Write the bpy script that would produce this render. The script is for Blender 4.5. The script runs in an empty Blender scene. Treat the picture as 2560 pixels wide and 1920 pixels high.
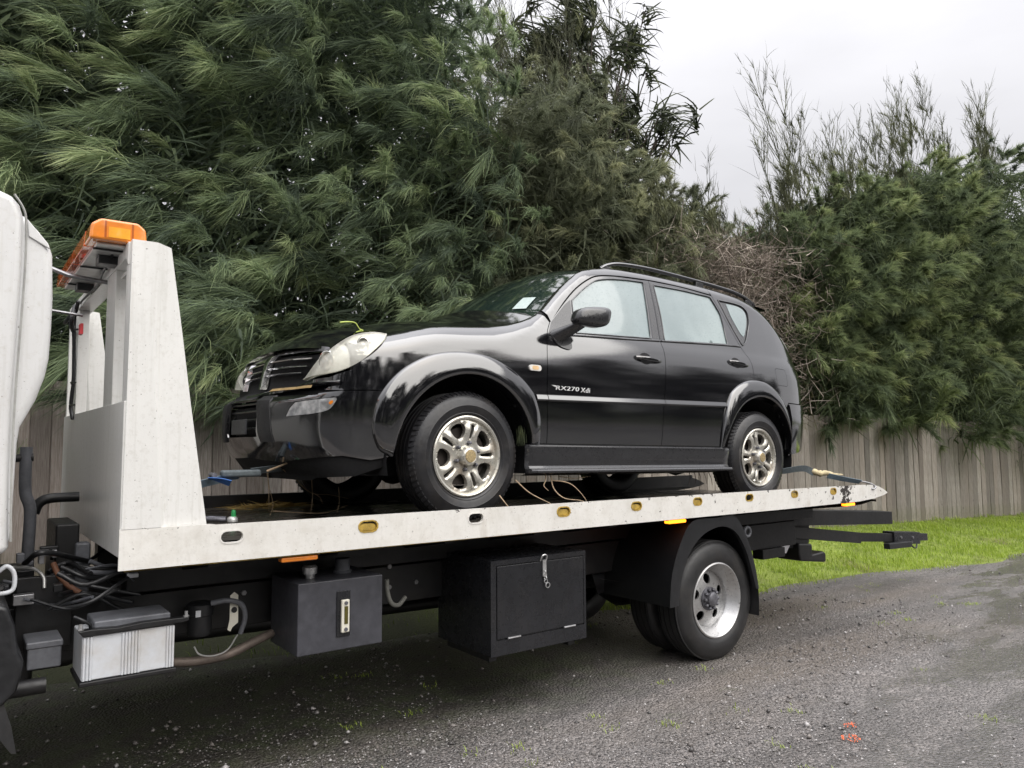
import bpy, bmesh, math, random
import numpy as np
from mathutils import Vector, Matrix
from mathutils.geometry import delaunay_2d_cdt

scene = bpy.context.scene
COL = scene.collection
R = math.radians
rng = np.random.default_rng(7)
random.seed(7)

# ---------------------------------------------------------------- camera
CAM_H = 1.56
TH, PITCH, ROLL, FPX = R(53.3), math.atan(150 / 1880.0), R(0.35), 1880.0
fw0 = np.array([math.cos(TH), math.sin(TH), 0.0]); rt0 = np.array([math.sin(TH), -math.cos(TH), 0.0]); up0 = np.array([0, 0, 1.0])
fw = fw0 * math.cos(PITCH) + up0 * math.sin(PITCH)
upc = up0 * math.cos(PITCH) - fw0 * math.sin(PITCH)
rt = rt0 * math.cos(ROLL) - upc * math.sin(ROLL)
up = upc * math.cos(ROLL) + rt0 * math.sin(ROLL)
cam_d = bpy.data.cameras.new('camera')
cam_d.sensor_width = 36.0
cam_d.lens = FPX / 2560.0 * 36.0
cam_d.clip_start = 0.05
cam_d.clip_end = 2000.0
cam = bpy.data.objects.new('camera', cam_d)
COL.objects.link(cam)
M = Matrix(((rt[0], up[0], -fw[0], 0), (rt[1], up[1], -fw[1], 0), (rt[2], up[2], -fw[2], CAM_H), (0, 0, 0, 1)))
cam.matrix_world = M
scene.camera = cam

# ---------------------------------------------------------------- sky, sun, exposure
SUN_EL, SUN_AZ = R(44), R(-76)          # azimuth measured from +X towards +Y
sun_dir = Vector((math.cos(SUN_EL) * math.cos(SUN_AZ), math.cos(SUN_EL) * math.sin(SUN_AZ), math.sin(SUN_EL)))
world = bpy.data.worlds.new('World')
scene.world = world
world.use_nodes = True
nt = world.node_tree
nt.nodes.clear()
N = nt.nodes.new
out = N('ShaderNodeOutputWorld')
sky = N('ShaderNodeTexSky'); sky.sky_type = 'NISHITA'; sky.sun_disc = False
sky.sun_elevation = SUN_EL; sky.sun_rotation = math.pi / 2 - SUN_AZ
sky.air_density = 1.5; sky.dust_density = 6.0
bg1 = N('ShaderNodeBackground'); bg1.inputs['Strength'].default_value = 0.10
nt.links.new(sky.outputs[0], bg1.inputs['Color'])
# overcast deck: even pale cloud, a little brighter overhead, soft mottling
tc = N('ShaderNodeTexCoord')
sep = N('ShaderNodeSeparateXYZ'); nt.links.new(tc.outputs['Generated'], sep.inputs[0])
el = N('ShaderNodeMath'); el.operation = 'MAXIMUM'; el.inputs[1].default_value = 0.0
nt.links.new(sep.outputs['Z'], el.inputs[0])
grad = N('ShaderNodeMapRange'); grad.inputs['To Min'].default_value = 0.40; grad.inputs['To Max'].default_value = 1.9
elp = N('ShaderNodeMath'); elp.operation = 'POWER'; elp.inputs[1].default_value = 3.0
nt.links.new(el.outputs[0], elp.inputs[0]); nt.links.new(elp.outputs[0], grad.inputs['Value'])
mp = N('ShaderNodeMapping'); mp.inputs['Scale'].default_value = (1.0, 1.0, 2.6)
nt.links.new(tc.outputs['Generated'], mp.inputs[0])
nz = N('ShaderNodeTexNoise'); nz.inputs['Scale'].default_value = 3.2; nz.inputs['Detail'].default_value = 5; nz.inputs['Roughness'].default_value = 0.5
nt.links.new(mp.outputs[0], nz.inputs['Vector'])
cr = N('ShaderNodeMapRange'); cr.inputs['From Min'].default_value = 0.3; cr.inputs['From Max'].default_value = 0.7
cr.inputs['To Min'].default_value = 0.91; cr.inputs['To Max'].default_value = 1.07
nt.links.new(nz.outputs['Fac'], cr.inputs['Value'])
mul = N('ShaderNodeMath'); mul.operation = 'MULTIPLY'
nt.links.new(grad.outputs[0], mul.inputs[0]); nt.links.new(cr.outputs[0], mul.inputs[1])
bg2 = N('ShaderNodeBackground'); bg2.inputs['Color'].default_value = (0.975, 0.965, 1.0, 1)
nt.links.new(mul.outputs[0], bg2.inputs['Strength'])
mix = N('ShaderNodeMixShader'); mix.inputs[0].default_value = 0.94
nt.links.new(bg1.outputs[0], mix.inputs[1]); nt.links.new(bg2.outputs[0], mix.inputs[2])
nt.links.new(mix.outputs[0], out.inputs['Surface'])

sun_d = bpy.data.lights.new('sun', 'SUN')
sun_d.energy = 1.45
sun_d.angle = R(75)
sun_d.color = (1.0, 0.97, 0.92)
sun = bpy.data.objects.new('sun', sun_d)
sun.rotation_euler = sun_dir.to_track_quat('Z', 'Y').to_euler()
sun.location = (0, 0, 30)
COL.objects.link(sun)

vs = scene.view_settings
vs.view_transform = 'Standard'; vs.look = 'None'; vs.gamma = 1.0; vs.use_curve_mapping = False
vs.exposure = 0.98
scene.cycles.use_denoising = True
scene.cycles.max_bounces = 4
scene.cycles.diffuse_bounces = 2
scene.cycles.glossy_bounces = 3
scene.cycles.transparent_max_bounces = 6
scene.cycles.caustics_reflective = False
scene.cycles.caustics_refractive = False

# ---------------------------------------------------------------- material helpers
def _pn(nodes, *names):
    for n in names:
        if n in nodes: return nodes[n]

class MatB:
    """small wrapper round a Principled material"""
    def __init__(self, name):
        self.m = bpy.data.materials.new(name); self.m.use_nodes = True
        self.t = self.m.node_tree; self.b = self.t.nodes['Principled BSDF']
        self._co = None
    def n(self, k, **kw):
        x = self.t.nodes.new(k)
        for a, v in kw.items():
            if a.startswith('_'): x.inputs[a[1:].replace('_', ' ')].default_value = v
            else: setattr(x, a, v)
        return x
    def l(self, a, b): self.t.links.new(a, b)
    def co(self):
        if self._co is None: self._co = self.n('ShaderNodeTexCoord').outputs['Object']
        return self._co
    def noise(self, scale, detail=4, rough=0.55, vec=None, stretch=None):
        v = vec or self.co()
        if stretch:
            mpn = self.n('ShaderNodeMapping'); mpn.inputs['Scale'].default_value = stretch
            self.l(v, mpn.inputs[0]); v = mpn.outputs[0]
        x = self.n('ShaderNodeTexNoise'); x.inputs['Scale'].default_value = scale
        x.inputs['Detail'].default_value = detail; x.inputs['Roughness'].default_value = rough
        self.l(v, x.inputs['Vector']); return x.outputs['Fac']
    def rng(self, src, a, b, c, d):
        x = self.n('ShaderNodeMapRange'); x.clamp = True
        for k, v in zip(('From Min', 'From Max', 'To Min', 'To Max'), (a, b, c, d)): x.inputs[k].default_value = v
        self.l(src, x.inputs['Value']); return x.outputs[0]
    def mixc(self, fac, a, b, mode='MIX'):
        x = self.n('ShaderNodeMix'); x.data_type = 'RGBA'; x.blend_type = mode
        if isinstance(fac, (int, float)): x.inputs[0].default_value = fac
        else: self.l(fac, x.inputs[0])
        for s, v in ((x.inputs[6], a), (x.inputs[7], b)):
            if isinstance(v, (tuple, list)): s.default_value = (*v[:3], 1)
            else: self.l(v, s)
        return x.outputs[2]
    def math(self, op, a, b=None):
        x = self.n('ShaderNodeMath'); x.operation = op
        for i, v in enumerate((a, b)):
            if v is None: continue
            if isinstance(v, (int, float)): x.inputs[i].default_value = v
            else: self.l(v, x.inputs[i])
        return x.outputs[0]
    def set(self, **kw):
        for k, v in kw.items():
            s = self.b.inputs[k.replace('_', ' ')]
            if isinstance(v, (int, float)): s.default_value = v
            elif isinstance(v, (tuple, list)): s.default_value = (*v[:3], 1)
            else: self.l(v, s)
        return self
    def bump(self, h, strength=0.3, dist=0.01):
        x = self.n('ShaderNodeBump'); x.inputs['Strength'].default_value = strength; x.inputs['Distance'].default_value = dist
        self.l(h, x.inputs['Height']); self.l(x.outputs[0], self.b.inputs['Normal']); return self

MATS = {}
def simple(name, col, rough=0.5, metal=0.0, var=0.25, scale=9.0, bump=0.0, bscale=60.0, coat=0.0, spec=0.5, dirt=None, dscale=4.0, damt=0.4):
    """plain material with two scales of colour variation, roughness break-up and fine relief"""
    k = MatB(name)
    n1 = k.noise(scale, 5); n2 = k.noise(scale * 7, 3)
    f = k.math('ADD', k.math('MULTIPLY', n1, 0.65), k.math('MULTIPLY', n2, 0.35))
    lo = tuple(c * (1 - var) for c in col); hi = tuple(min(1, c * (1 + var)) for c in col)
    c = k.mixc(k.rng(f, 0.32, 0.68, 0, 1), lo, hi)
    if dirt:
        d = k.rng(k.noise(dscale, 6, 0.65), 0.48, 0.72, 0, damt)
        c = k.mixc(d, c, dirt)
    k.set(Base_Color=c, Metallic=metal, Roughness=k.rng(n2, 0.3, 0.7, max(0.02, rough - 0.08), min(1, rough + 0.08)))
    k.b.inputs['Specular IOR Level'].default_value = spec
    if coat:
        k.b.inputs['Coat Weight'].default_value = coat; k.b.inputs['Coat Roughness'].default_value = 0.06
    if bump: k.bump(k.noise(bscale, 4), bump, 0.004)
    MATS[name] = k.m
    return k.m

# ---------------------------------------------------------------- mesh helpers
def link(name, me, mat=None, parent=None, smooth=None, bev=0.0, seg=2):
    o = bpy.data.objects.new(name, me); COL.objects.link(o)
    if mat is not None and not me.materials: me.materials.append(mat)
    if parent is not None: o.parent = parent
    if smooth is not None:
        me.polygons.foreach_set('use_smooth', [True] * len(me.polygons))
        if smooth < 180: me.set_sharp_from_angle(angle=R(smooth))
    if bev > 0:
        b = o.modifiers.new('bevel', 'BEVEL'); b.width = bev; b.segments = seg; b.limit_method = 'ANGLE'; b.angle_limit = R(35)
        b.harden_normals = True
        if smooth is None:
            me.polygons.foreach_set('use_smooth', [True] * len(me.polygons)); me.set_sharp_from_angle(angle=R(35))
    return o

def np_mesh(name, V, F):
    """mesh from arrays; F is an (n,3) or (n,4) int array (or list of such)"""
    me = bpy.data.meshes.new(name)
    V = np.ascontiguousarray(V, dtype=np.float32)
    Fs = F if isinstance(F, list) else [F]
    loops = np.concatenate([f.reshape(-1) for f in Fs]).astype(np.int32)
    tot = np.concatenate([np.full(len(f), f.shape[1]) for f in Fs]).astype(np.int32)
    st = np.concatenate([[0], np.cumsum(tot)[:-1]]).astype(np.int32)
    me.vertices.add(len(V)); me.vertices.foreach_set('co', V.reshape(-1))
    me.loops.add(len(loops)); me.loops.foreach_set('vertex_index', loops)
    me.polygons.add(len(tot)); me.polygons.foreach_set('loop_start', st); me.polygons.foreach_set('loop_total', tot)
    me.update(calc_edges=True)
    return me

class MB:
    """collects simple shapes into one mesh (one part)"""
    def __init__(self): self.v = []; self.f = []
    def add(self, vs, fs):
        o = len(self.v); self.v += [tuple(map(float, p)) for p in vs]; self.f += [tuple(i + o for i in q) for q in fs]; return self
    def box(self, x0, x1, y0, y1, z0, z1):
        return self.add([(x0, y0, z0), (x1, y0, z0), (x1, y1, z0), (x0, y1, z0), (x0, y0, z1), (x1, y0, z1), (x1, y1, z1), (x0, y1, z1)],
                        [(0, 3, 2, 1), (4, 5, 6, 7), (0, 1, 5, 4), (1, 2, 6, 5), (2, 3, 7, 6), (3, 0, 4, 7)])
    def prism(self, poly, a, b, axis='Y'):
        """extrude polygon: axis Y -> poly is (x,z); axis X -> (y,z); axis Z -> (x,y)"""
        n = len(poly)
        def P(p, t): return {'Y': (p[0], t, p[1]), 'X': (t, p[0], p[1]), 'Z': (p[0], p[1], t)}[axis]
        vs = [P(p, a) for p in poly] + [P(p, b) for p in poly]
        fs = [tuple(range(n)), tuple(range(2 * n - 1, n - 1, -1))] + [(i, i + n, (i + 1) % n + n, (i + 1) % n) for i in range(n)]
        return self.add(vs, fs)
    def tube(self, pts, r, n=8, cap=True, r2=None):
        pts = [Vector(p) for p in pts]; m = len(pts)
        rs = r if isinstance(r, (list, tuple)) else ([r] * m if r2 is None else [r + (r2 - r) * i / (m - 1) for i in range(m)])
        ref = Vector((0, 0, 1)); vs = []; fs = []; prev = None
        for i, p in enumerate(pts):
            d = (pts[min(i + 1, m - 1)] - pts[max(i - 1, 0)]).normalized()
            if prev is None:
                a = d.orthogonal().normalized() if abs(d.dot(ref)) > 0.95 else d.cross(ref).normalized()
            else:
                a = (prev - d * prev.dot(d)).normalized()
            prev = a; b = d.cross(a)
            for k in range(n):
                t = 2 * math.pi * k / n; vs.append(p + (a * math.cos(t) + b * math.sin(t)) * rs[i])
        for i in range(m - 1):
            for k in range(n):
                fs.append((i * n + k, i * n + (k + 1) % n, (i + 1) * n + (k + 1) % n, (i + 1) * n + k))
        if cap: fs += [tuple(range(n - 1, -1, -1)), tuple((m - 1) * n + k for k in range(n))]
        return self.add(vs, fs)
    def cyl(self, a, b, r, n=16): return self.tube([a, b], r, n)
    def lathe(self, prof, c, axis='Y', n=48, close=False):
        """prof: (radius, t) pairs; revolved round an axis through c"""
        vs = []; fs = []; m = len(prof)
        for (r_, t) in prof:
            for k in range(n):
                a = 2 * math.pi * k / n; u, w = r_ * math.cos(a), r_ * math.sin(a)
                vs.append({'Y': (c[0] + u, c[1] + t, c[2] + w), 'X': (c[0] + t, c[1] + u, c[2] + w), 'Z': (c[0] + u, c[1] + w, c[2] + t)}[axis])
        for i in range(m - 1 + (1 if close else 0)):
            j = (i + 1) % m
            for k in range(n): fs.append((i * n + k, i * n + (k + 1) % n, j * n + (k + 1) % n, j * n + k))
        return self.add(vs, fs)
    def strip(self, rows):
        """rows: list of equal-length point lists -> quad sheet"""
        m = len(rows); n = len(rows[0]); vs = [p for r_ in rows for p in r_]
        fs = [(i * n + k, i * n + k + 1, (i + 1) * n + k + 1, (i + 1) * n + k) for i in range(m - 1) for k in range(n - 1)]
        return self.add(vs, fs)
    def build(self, name, mat, parent=None, smooth=None, bev=0.0, seg=2, fix=True):
        me = bpy.data.meshes.new(name); me.from_pydata(self.v, [], self.f); me.update()
        if fix:
            bm = bmesh.new(); bm.from_mesh(me); bmesh.ops.recalc_face_normals(bm, faces=bm.faces); bm.to_mesh(me); bm.free()
        return link(name, me, mat, parent, smooth, bev, seg)

def tag(o, label=None, cat=None, group=None, kind=None):
    for k, v in (('label', label), ('category', cat), ('group', group), ('kind', kind)):
        if v: o[k] = v
    return o

def empty(name, loc=(0, 0, 0), parent=None):
    o = bpy.data.objects.new(name, None); o.empty_display_size = 0.2; o.location = loc
    COL.objects.link(o)
    if parent: o.parent = parent
    return o

def cub(tab, x):
    """smooth interpolation through a table of (x, y) (monotone cubic)"""
    xs = np.array([t[0] for t in tab], float); ys = np.array([t[1] for t in tab], float)
    h = np.diff(xs); d = np.diff(ys) / h
    m = np.zeros(len(xs)); m[0], m[-1] = d[0], d[-1]
    for i in range(1, len(xs) - 1):
        if d[i - 1] * d[i] > 0:
            w1, w2 = 2 * h[i] + h[i - 1], h[i] + 2 * h[i - 1]; m[i] = (w1 + w2) / (w1 / d[i - 1] + w2 / d[i])
    x = np.asarray(x, float); i = np.clip(np.searchsorted(xs, x) - 1, 0, len(h) - 1)
    xc = np.clip(x, xs[0], xs[-1]); t = (xc - xs[i]) / h[i]
    return ((1 + 2 * t) * (1 - t) ** 2 * ys[i] + t * (1 - t) ** 2 * h[i] * m[i] + t * t * (3 - 2 * t) * ys[i + 1] + t * t * (t - 1) * h[i] * m[i + 1])

def smooth_path(pts, n=8, closed=False):
    """Catmull-Rom through points (2D or 3D)"""
    P = [np.array(p, float) for p in pts]; out_ = []; m = len(P)
    for i in range(m if closed else m - 1):
        p0 = P[(i - 1) % m] if closed or i > 0 else 2 * P[0] - P[1]
        p1, p2 = P[i], P[(i + 1) % m]
        p3 = P[(i + 2) % m] if closed or i + 2 < m else 2 * P[-1] - P[-2]
        for k in range(n):
            t = k / n
            out_.append(0.5 * ((2 * p1) + (p2 - p0) * t + (2 * p0 - 5 * p1 + 4 * p2 - p3) * t * t + (-p0 + 3 * p1 - 3 * p2 + p3) * t ** 3))
    if not closed: out_.append(P[-1])
    return out_
# ================================================================= SETTING: ground, road, verge
def edge_y(x): return 5.88 - 0.146 * x + 0.03 * np.sin(x * 1.7) + 0.03 * np.sin(x * 4.3 + 1)     # gravel / grass edge
def fence_y(x): return 7.6 - 0.125 * (x - 2.3)
def fence_base(x): return 0.40 - 0.017 * (x - 2.3)
def verge_z(x, y):
    e = edge_y(x); f = fence_y(x); t = np.clip((y - e) / np.maximum(f - e, 0.3), -0.2, 1.0)
    s = np.clip(t, 0, 1); s = s * s * (3 - 2 * s)
    return -0.015 + (fence_base(x) + 0.015) * (0.35 * np.clip(t, 0, 1) + 0.65 * s) + 0.012 * np.sin(x * 5.1 + y * 3.3) * np.clip(t, 0, 1)

k = MatB('soil')
c = k.mixc(k.rng(k.noise(2.5, 6), 0.35, 0.65, 0, 1), (0.035, 0.03, 0.02), (0.05, 0.075, 0.02))
k.set(Base_Color=c, Roughness=0.9).bump(k.noise(30, 5), 0.5, 0.03)
M_SOIL = k.m
k = MatB('turf')
c = k.mixc(k.rng(k.noise(4, 6, 0.65), 0.35, 0.65, 0, 1), (0.13, 0.17, 0.03), (0.24, 0.30, 0.05))
c = k.mixc(k.rng(k.noise(1.3, 5, 0.6), 0.55, 0.72, 0, 0.7), c, (0.12, 0.085, 0.055))
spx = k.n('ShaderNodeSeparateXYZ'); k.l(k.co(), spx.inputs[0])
c = k.mixc(k.rng(spx.outputs['X'], 3.2, 5.6, 0.95, 0), c, (0.022, 0.024, 0.012))     # dark soil, with the truck's deep shade painted in towards the cab end
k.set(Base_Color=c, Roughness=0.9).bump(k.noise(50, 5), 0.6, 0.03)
M_TURF = k.m
me = bpy.data.meshes.new('ground'); S = 600
me.from_pydata([(-S, -S, -0.03), (S, -S, -0.03), (S, S, -0.03), (-S, S, -0.03)], [], [(0, 1, 2, 3)])
tag(link('ground', me, M_SOIL), kind='structure')

# wet gravel road: chip seal worn to loose stones, damp film in the wheel track
k = MatB('wet_gravel')
co = k.co()
vor = k.n('ShaderNodeTexVoronoi'); vor.inputs['Scale'].default_value = 62.0; k.l(co, vor.inputs['Vector'])
vor2 = k.n('ShaderNodeTexVoronoi'); vor2.inputs['Scale'].default_value = 120.0; k.l(co, vor2.inputs['Vector'])
stone = k.mixc(k.rng(vor.outputs['Color'], 0.1, 0.9, 0, 1), (0.072, 0.068, 0.066), (0.33, 0.30, 0.285))
stone2 = k.mixc(k.rng(vor2.outputs['Color'], 0.15, 0.9, 0, 1), (0.066, 0.062, 0.06), (0.27, 0.248, 0.235))
base = k.mixc(k.rng(k.noise(9, 3), 0.45, 0.55, 0, 1), stone, stone2)
base = k.mixc(k.rng(k.noise(1.1, 5, 0.6), 0.35, 0.7, 0, 0.55), base, (0.15, 0.142, 0.138))
mud = k.rng(k.noise(0.55, 4, 0.6, stretch=(0.45, 1.3, 1)), 0.46, 0.62, 0, 0.7)
base = k.mixc(mud, base, (0.15, 0.124, 0.098))
rut = k.rng(k.noise(1.6, 4, 0.55, stretch=(0.18, 1.5, 1)), 0.44, 0.64, 0, 0.55)
base = k.mixc(rut, base, (0.07, 0.066, 0.064))
moss = k.rng(k.noise(3.4, 5, 0.7), 0.62, 0.75, 0, 0.5)
base = k.mixc(moss, base, (0.06, 0.085, 0.025))
# paint mark: a small orange survey blot
sx = k.n('ShaderNodeSeparateXYZ'); k.l(co, sx.inputs[0])
WET = k.n('ShaderNodeSeparateXYZ'); k.l(co, WET.inputs[0])
wl = k.math('SUBTRACT', k.math('MULTIPLY', WET.outputs['X'], 0.35), WET.outputs['Y'])     # wetter towards the near wheel track
wet = k.math('ADD', k.rng(wl, -1.3, 0.1, 0, 0.72), k.rng(k.noise(1.5, 6, 0.62, stretch=(0.6, 1.5, 1)), 0.38, 0.68, -0.25, 0.5))
wet = k.rng(wet, 0.3, 0.62, 0, 1)
base = k.mixc(k.math('MULTIPLY', wet, 0.4), base, (0.06, 0.06, 0.062))
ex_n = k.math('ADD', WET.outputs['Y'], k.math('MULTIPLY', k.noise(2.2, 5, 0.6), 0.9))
soil_shade = k.math('MULTIPLY', k.rng(ex_n, 3.75, 4.5, 0, 0.92), k.rng(WET.outputs['X'], 3.4, 5.2, 1, 0))  # dark weedy soil, with the shade under the truck painted in
base = k.mixc(soil_shade, base, k.mixc(k.rng(k.noise(6, 5), 0.4, 0.6, 0, 1), (0.022, 0.020, 0.015), (0.03, 0.04, 0.014)))
k.set(Base_Color=base, Roughness=k.rng(wet, 0, 1, 0.55, 0.14))
k.b.inputs['Specular IOR Level'].default_value = 0.5
hgt = k.math('ADD', k.math('MULTIPLY', vor.outputs['Distance'], -1.0), k.math('MULTIPLY', k.noise(35, 5, 0.6), 0.6))
bn = k.n('ShaderNodeBump'); bn.inputs['Distance'].default_value = 0.02; k.l(hgt, bn.inputs['Height'])
k.l(k.rng(wet, 0, 1, 0.9, 0.28), bn.inputs['Strength']); k.l(bn.outputs[0], k.b.inputs['Normal'])
M_ROAD = k.m
xs = np.concatenate([np.linspace(-80, -4, 20), np.linspace(-3.8, 24, 150), np.linspace(25, 160, 30)])
rows = []
V = []; 
for x in xs:
    e = float(edge_y(x)) + 0.12
    V.append([(x, yy, 0.0 + (0.012 * math.sin(x * 1.3) * math.sin(yy * 1.1) if yy > 0 else 0)) for yy in np.concatenate([[-14], np.linspace(0.5, e, 24)])])
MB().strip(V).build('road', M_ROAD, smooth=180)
bpy.data.objects['road']['kind'] = 'structure'
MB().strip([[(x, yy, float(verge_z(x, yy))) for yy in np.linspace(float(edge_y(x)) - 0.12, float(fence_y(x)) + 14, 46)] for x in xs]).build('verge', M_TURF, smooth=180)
bpy.data.objects['verge']['kind'] = 'structure'

k = MatB('wet_asphalt')
n1 = k.noise(1.2, 5); n2 = k.noise(90, 4, 0.6)
k.set(Base_Color=k.mixc(n2, (0.018, 0.018, 0.019), (0.055, 0.053, 0.052)), Roughness=k.rng(n1, 0.35, 0.65, 0.3, 0.55)).bump(n2, 0.5, 0.006)
MB().strip([[(x, yy, 0.014) for yy in (-9.0, -4.0, 0.2, 0.75 + 0.06 * math.sin(x * 1.1) - 0.07 * x * (1 if x > 0 else 0))] for x in np.linspace(-70, 70, 60)]).build('added_carriageway', k.m)  # unseen lane, added to darken what the car doors reflect
bpy.data.objects['added_carriageway']['kind'] = 'structure'

# loose stones on the road (uncountable): little tetra/octahedra, one mass
def stones(name, n, xr, yfun, size, mat, zoff=0.0, seed=1):
    g = np.random.default_rng(seed)
    x = g.uniform(*xr, n); lo, hi = yfun(x); y = lo + (hi - lo) * g.random(n)
    kp = (0.35 * x - y < -0.8 + 0.35 * np.sin(x * 2.3) * np.sin(y * 3.1)) | (g.random(n) < 0.22); x, y = x[kp], y[kp]; n = len(x)
    s = size[0] * (size[1] / size[0]) ** (g.random(n) ** 2.2)
    oct_ = np.array([(1, 0, 0), (0, 1, 0), (-1, 0, 0), (0, -1, 0), (0, 0, 1), (0, 0, -1)], float)
    P = oct_[None] * (1 + 0.55 * (g.random((n, 6, 1)) - 0.5)) + 0.25 * (g.random((n, 6, 3)) - 0.5)
    P[:, :, 2] *= g.uniform(0.4, 0.85, (n, 1)); a = g.uniform(0, 6.28, n); ca, sa = np.cos(a)[:, None], np.sin(a)[:, None]
    sc_ = np.stack([np.ones(n), g.uniform(0.55, 1, n)], 1)
    X, Y = P[:, :, 0] * sc_[:, :1], P[:, :, 1] * sc_[:, 1:]
    Q = np.stack([X * ca - Y * sa, X * sa + Y * ca, P[:, :, 2]], 2) * s[:, None, None]
    Q += np.stack([x, y, s * 0.22 + zoff], 1)[:, None, :]
    T = np.array([(0, 1, 4), (1, 2, 4), (2, 3, 4), (3, 0, 4), (1, 0, 5), (2, 1, 5), (3, 2, 5), (0, 3, 5)])[:4 if size[1] < 0.011 else 8]
    F = (T[None] + 6 * np.arange(n)[:, None, None]).reshape(-1, 3)
    me = np_mesh(name, Q.reshape(-1, 3), F)
    at = me.attributes.new('tint', 'FLOAT', 'POINT'); at.data.foreach_set('value', np.repeat(g.random(n), 6).astype(np.float32))
    return link(name, me, mat)

k = MatB('road_chips')
at = k.n('ShaderNodeAttribute'); at.attribute_name = 'tint'
rp = k.n('ShaderNodeValToRGB'); k.l(at.outputs['Fac'], rp.inputs[0])
els = rp.color_ramp.elements
els[0].position = 0; els[0].color = (0.03, 0.03, 0.03, 1); els[1].position = 1; els[1].color = (0.46, 0.44, 0.43, 1)
for p_, c_ in ((0.35, (0.11, 0.10, 0.095, 1)), (0.65, (0.19, 0.17, 0.155, 1)), (0.88, (0.25, 0.24, 0.235, 1))):
    e_ = els.new(p_); e_.color = c_
k.set(Base_Color=rp.outputs[0], Roughness=0.26)
M_CHIP = k.m
o = stones('gravel', 44000, (0.0, 13.5), lambda x: (np.maximum(0.9, 2.0 - x * 0.25), np.minimum(edge_y(x) + 0.05, 4.0 + 0.5 * x)), (0.0035, 0.0095), M_CHIP, seed=3)
tag(o, 'fine wet grey gravel scattered over the whole road shoulder', 'gravel', kind='stuff')
o = stones('gravel', 26000, (1.2, 6.5), lambda x: (np.maximum(1.3, 2.9 - x * 0.42), 3.75 + 0 * x), (0.0035, 0.009), M_CHIP, seed=4)
tag(o, 'loose wet grey gravel scattered over the road', 'gravel', kind='stuff')
o = stones('gravel', 2600, (0.2, 12.5), lambda x: (np.maximum(0.9, 2.0 - x * 0.25), edge_y(x) + 0.1), (0.009, 0.024), M_CHIP, seed=5)
tag(o, 'coarser dark stones lying among the road gravel', 'gravel', kind='stuff')

# orange survey paint blot on the gravel: thin irregular daubs
k = MatB('orange_spray_paint'); k.set(Base_Color=(0.72, 0.15, 0.05), Roughness=0.55); M_SPRAY = k.m
mb = MB(); g = random.Random(4)
for (cx, cy, n_, sp) in ((4.03, 2.318, 34, 0.036), (3.86, 2.222, 52, 0.044)):
    for i in range(n_):
        a_, r_ = g.uniform(0, 6.28), sp * math.sqrt(g.random()); px, py = cx + 1.25 * r_ * math.cos(a_), cy + r_ * math.sin(a_)
        s_ = g.uniform(0.0025, 0.007); z_ = g.uniform(0.007, 0.013)
        mb.add([(px + s_ * math.cos(t), py + s_ * 0.7 * math.sin(t + 0.3), z_ + g.uniform(-0.003, 0.003)) for t in np.linspace(0, 5.2, 6)], [(0, 1, 2, 3, 4, 5)])
tag(mb.build('paint_mark', M_SPRAY), 'small orange spray paint mark on the wet road', 'paint mark', kind='stuff')

# ---------------------------------------------------------------- grass (uncountable)
k = MatB('grass')
at = k.n('ShaderNodeAttribute'); at.attribute_name = 'tint'
rp = k.n('ShaderNodeValToRGB'); k.l(at.outputs['Fac'], rp.inputs[0]); els = rp.color_ramp.elements
els[0].position = 0; els[0].color = (0.15, 0.22, 0.025, 1); els[1].position = 1; els[1].color = (0.60, 0.60, 0.20, 1)
for p_, c_ in ((0.4, (0.31, 0.43, 0.05, 1)), (0.8, (0.48, 0.58, 0.10, 1))):
    e_ = els.new(p_); e_.color = c_
k.set(Base_Color=rp.outputs[0], Roughness=0.5)
tr = k.n('ShaderNodeBsdfTranslucent'); k.l(rp.outputs[0], tr.inputs[0])
ms = k.n('ShaderNodeMixShader'); ms.inputs[0].default_value = 0.35
k.l(k.b.outputs[0], ms.inputs[1]); k.l(tr.outputs[0], ms.inputs[2]); k.l(ms.outputs[0], k.t.nodes['Material Output'].inputs[0])
M_GRASS = k.m

def blades(name, x, y, z, L, W, tint, mat, lean=0.5, seed=0, wind=(-0.3, 0.0)):
    g = np.random.default_rng(seed); n = len(x)
    a = g.uniform(0, 6.283, n); ln = L * lean * g.random(n)
    dx, dy = np.cos(a) * ln + wind[0] * L, np.sin(a) * ln + wind[1] * L
    b = np.stack([x, y, z], 1)
    wv = np.stack([np.cos(a + 1.57), np.sin(a + 1.57), np.zeros(n)], 1) * W[:, None] * 0.5
    mid = b + np.stack([dx * 0.35, dy * 0.35, L * 0.6], 1); tip = b + np.stack([dx, dy, L * 0.92], 1)
    V = np.stack([b - wv, b + wv, mid + wv * 0.8, mid - wv * 0.8, tip], 1).reshape(-1, 3)
    i = np.arange(n)[:, None] * 5
    F = [(i + np.array([[0, 1, 2, 3]])), (i + np.array([[3, 2, 4]]))]
    me = np_mesh(name, V, F)
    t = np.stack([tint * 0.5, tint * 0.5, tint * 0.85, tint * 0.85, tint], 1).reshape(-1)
    at = me.attributes.new('tint', 'FLOAT', 'POINT'); at.data.foreach_set('value', np.clip(t, 0, 1).astype(np.float32))
    return link(name, me, mat)

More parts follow.
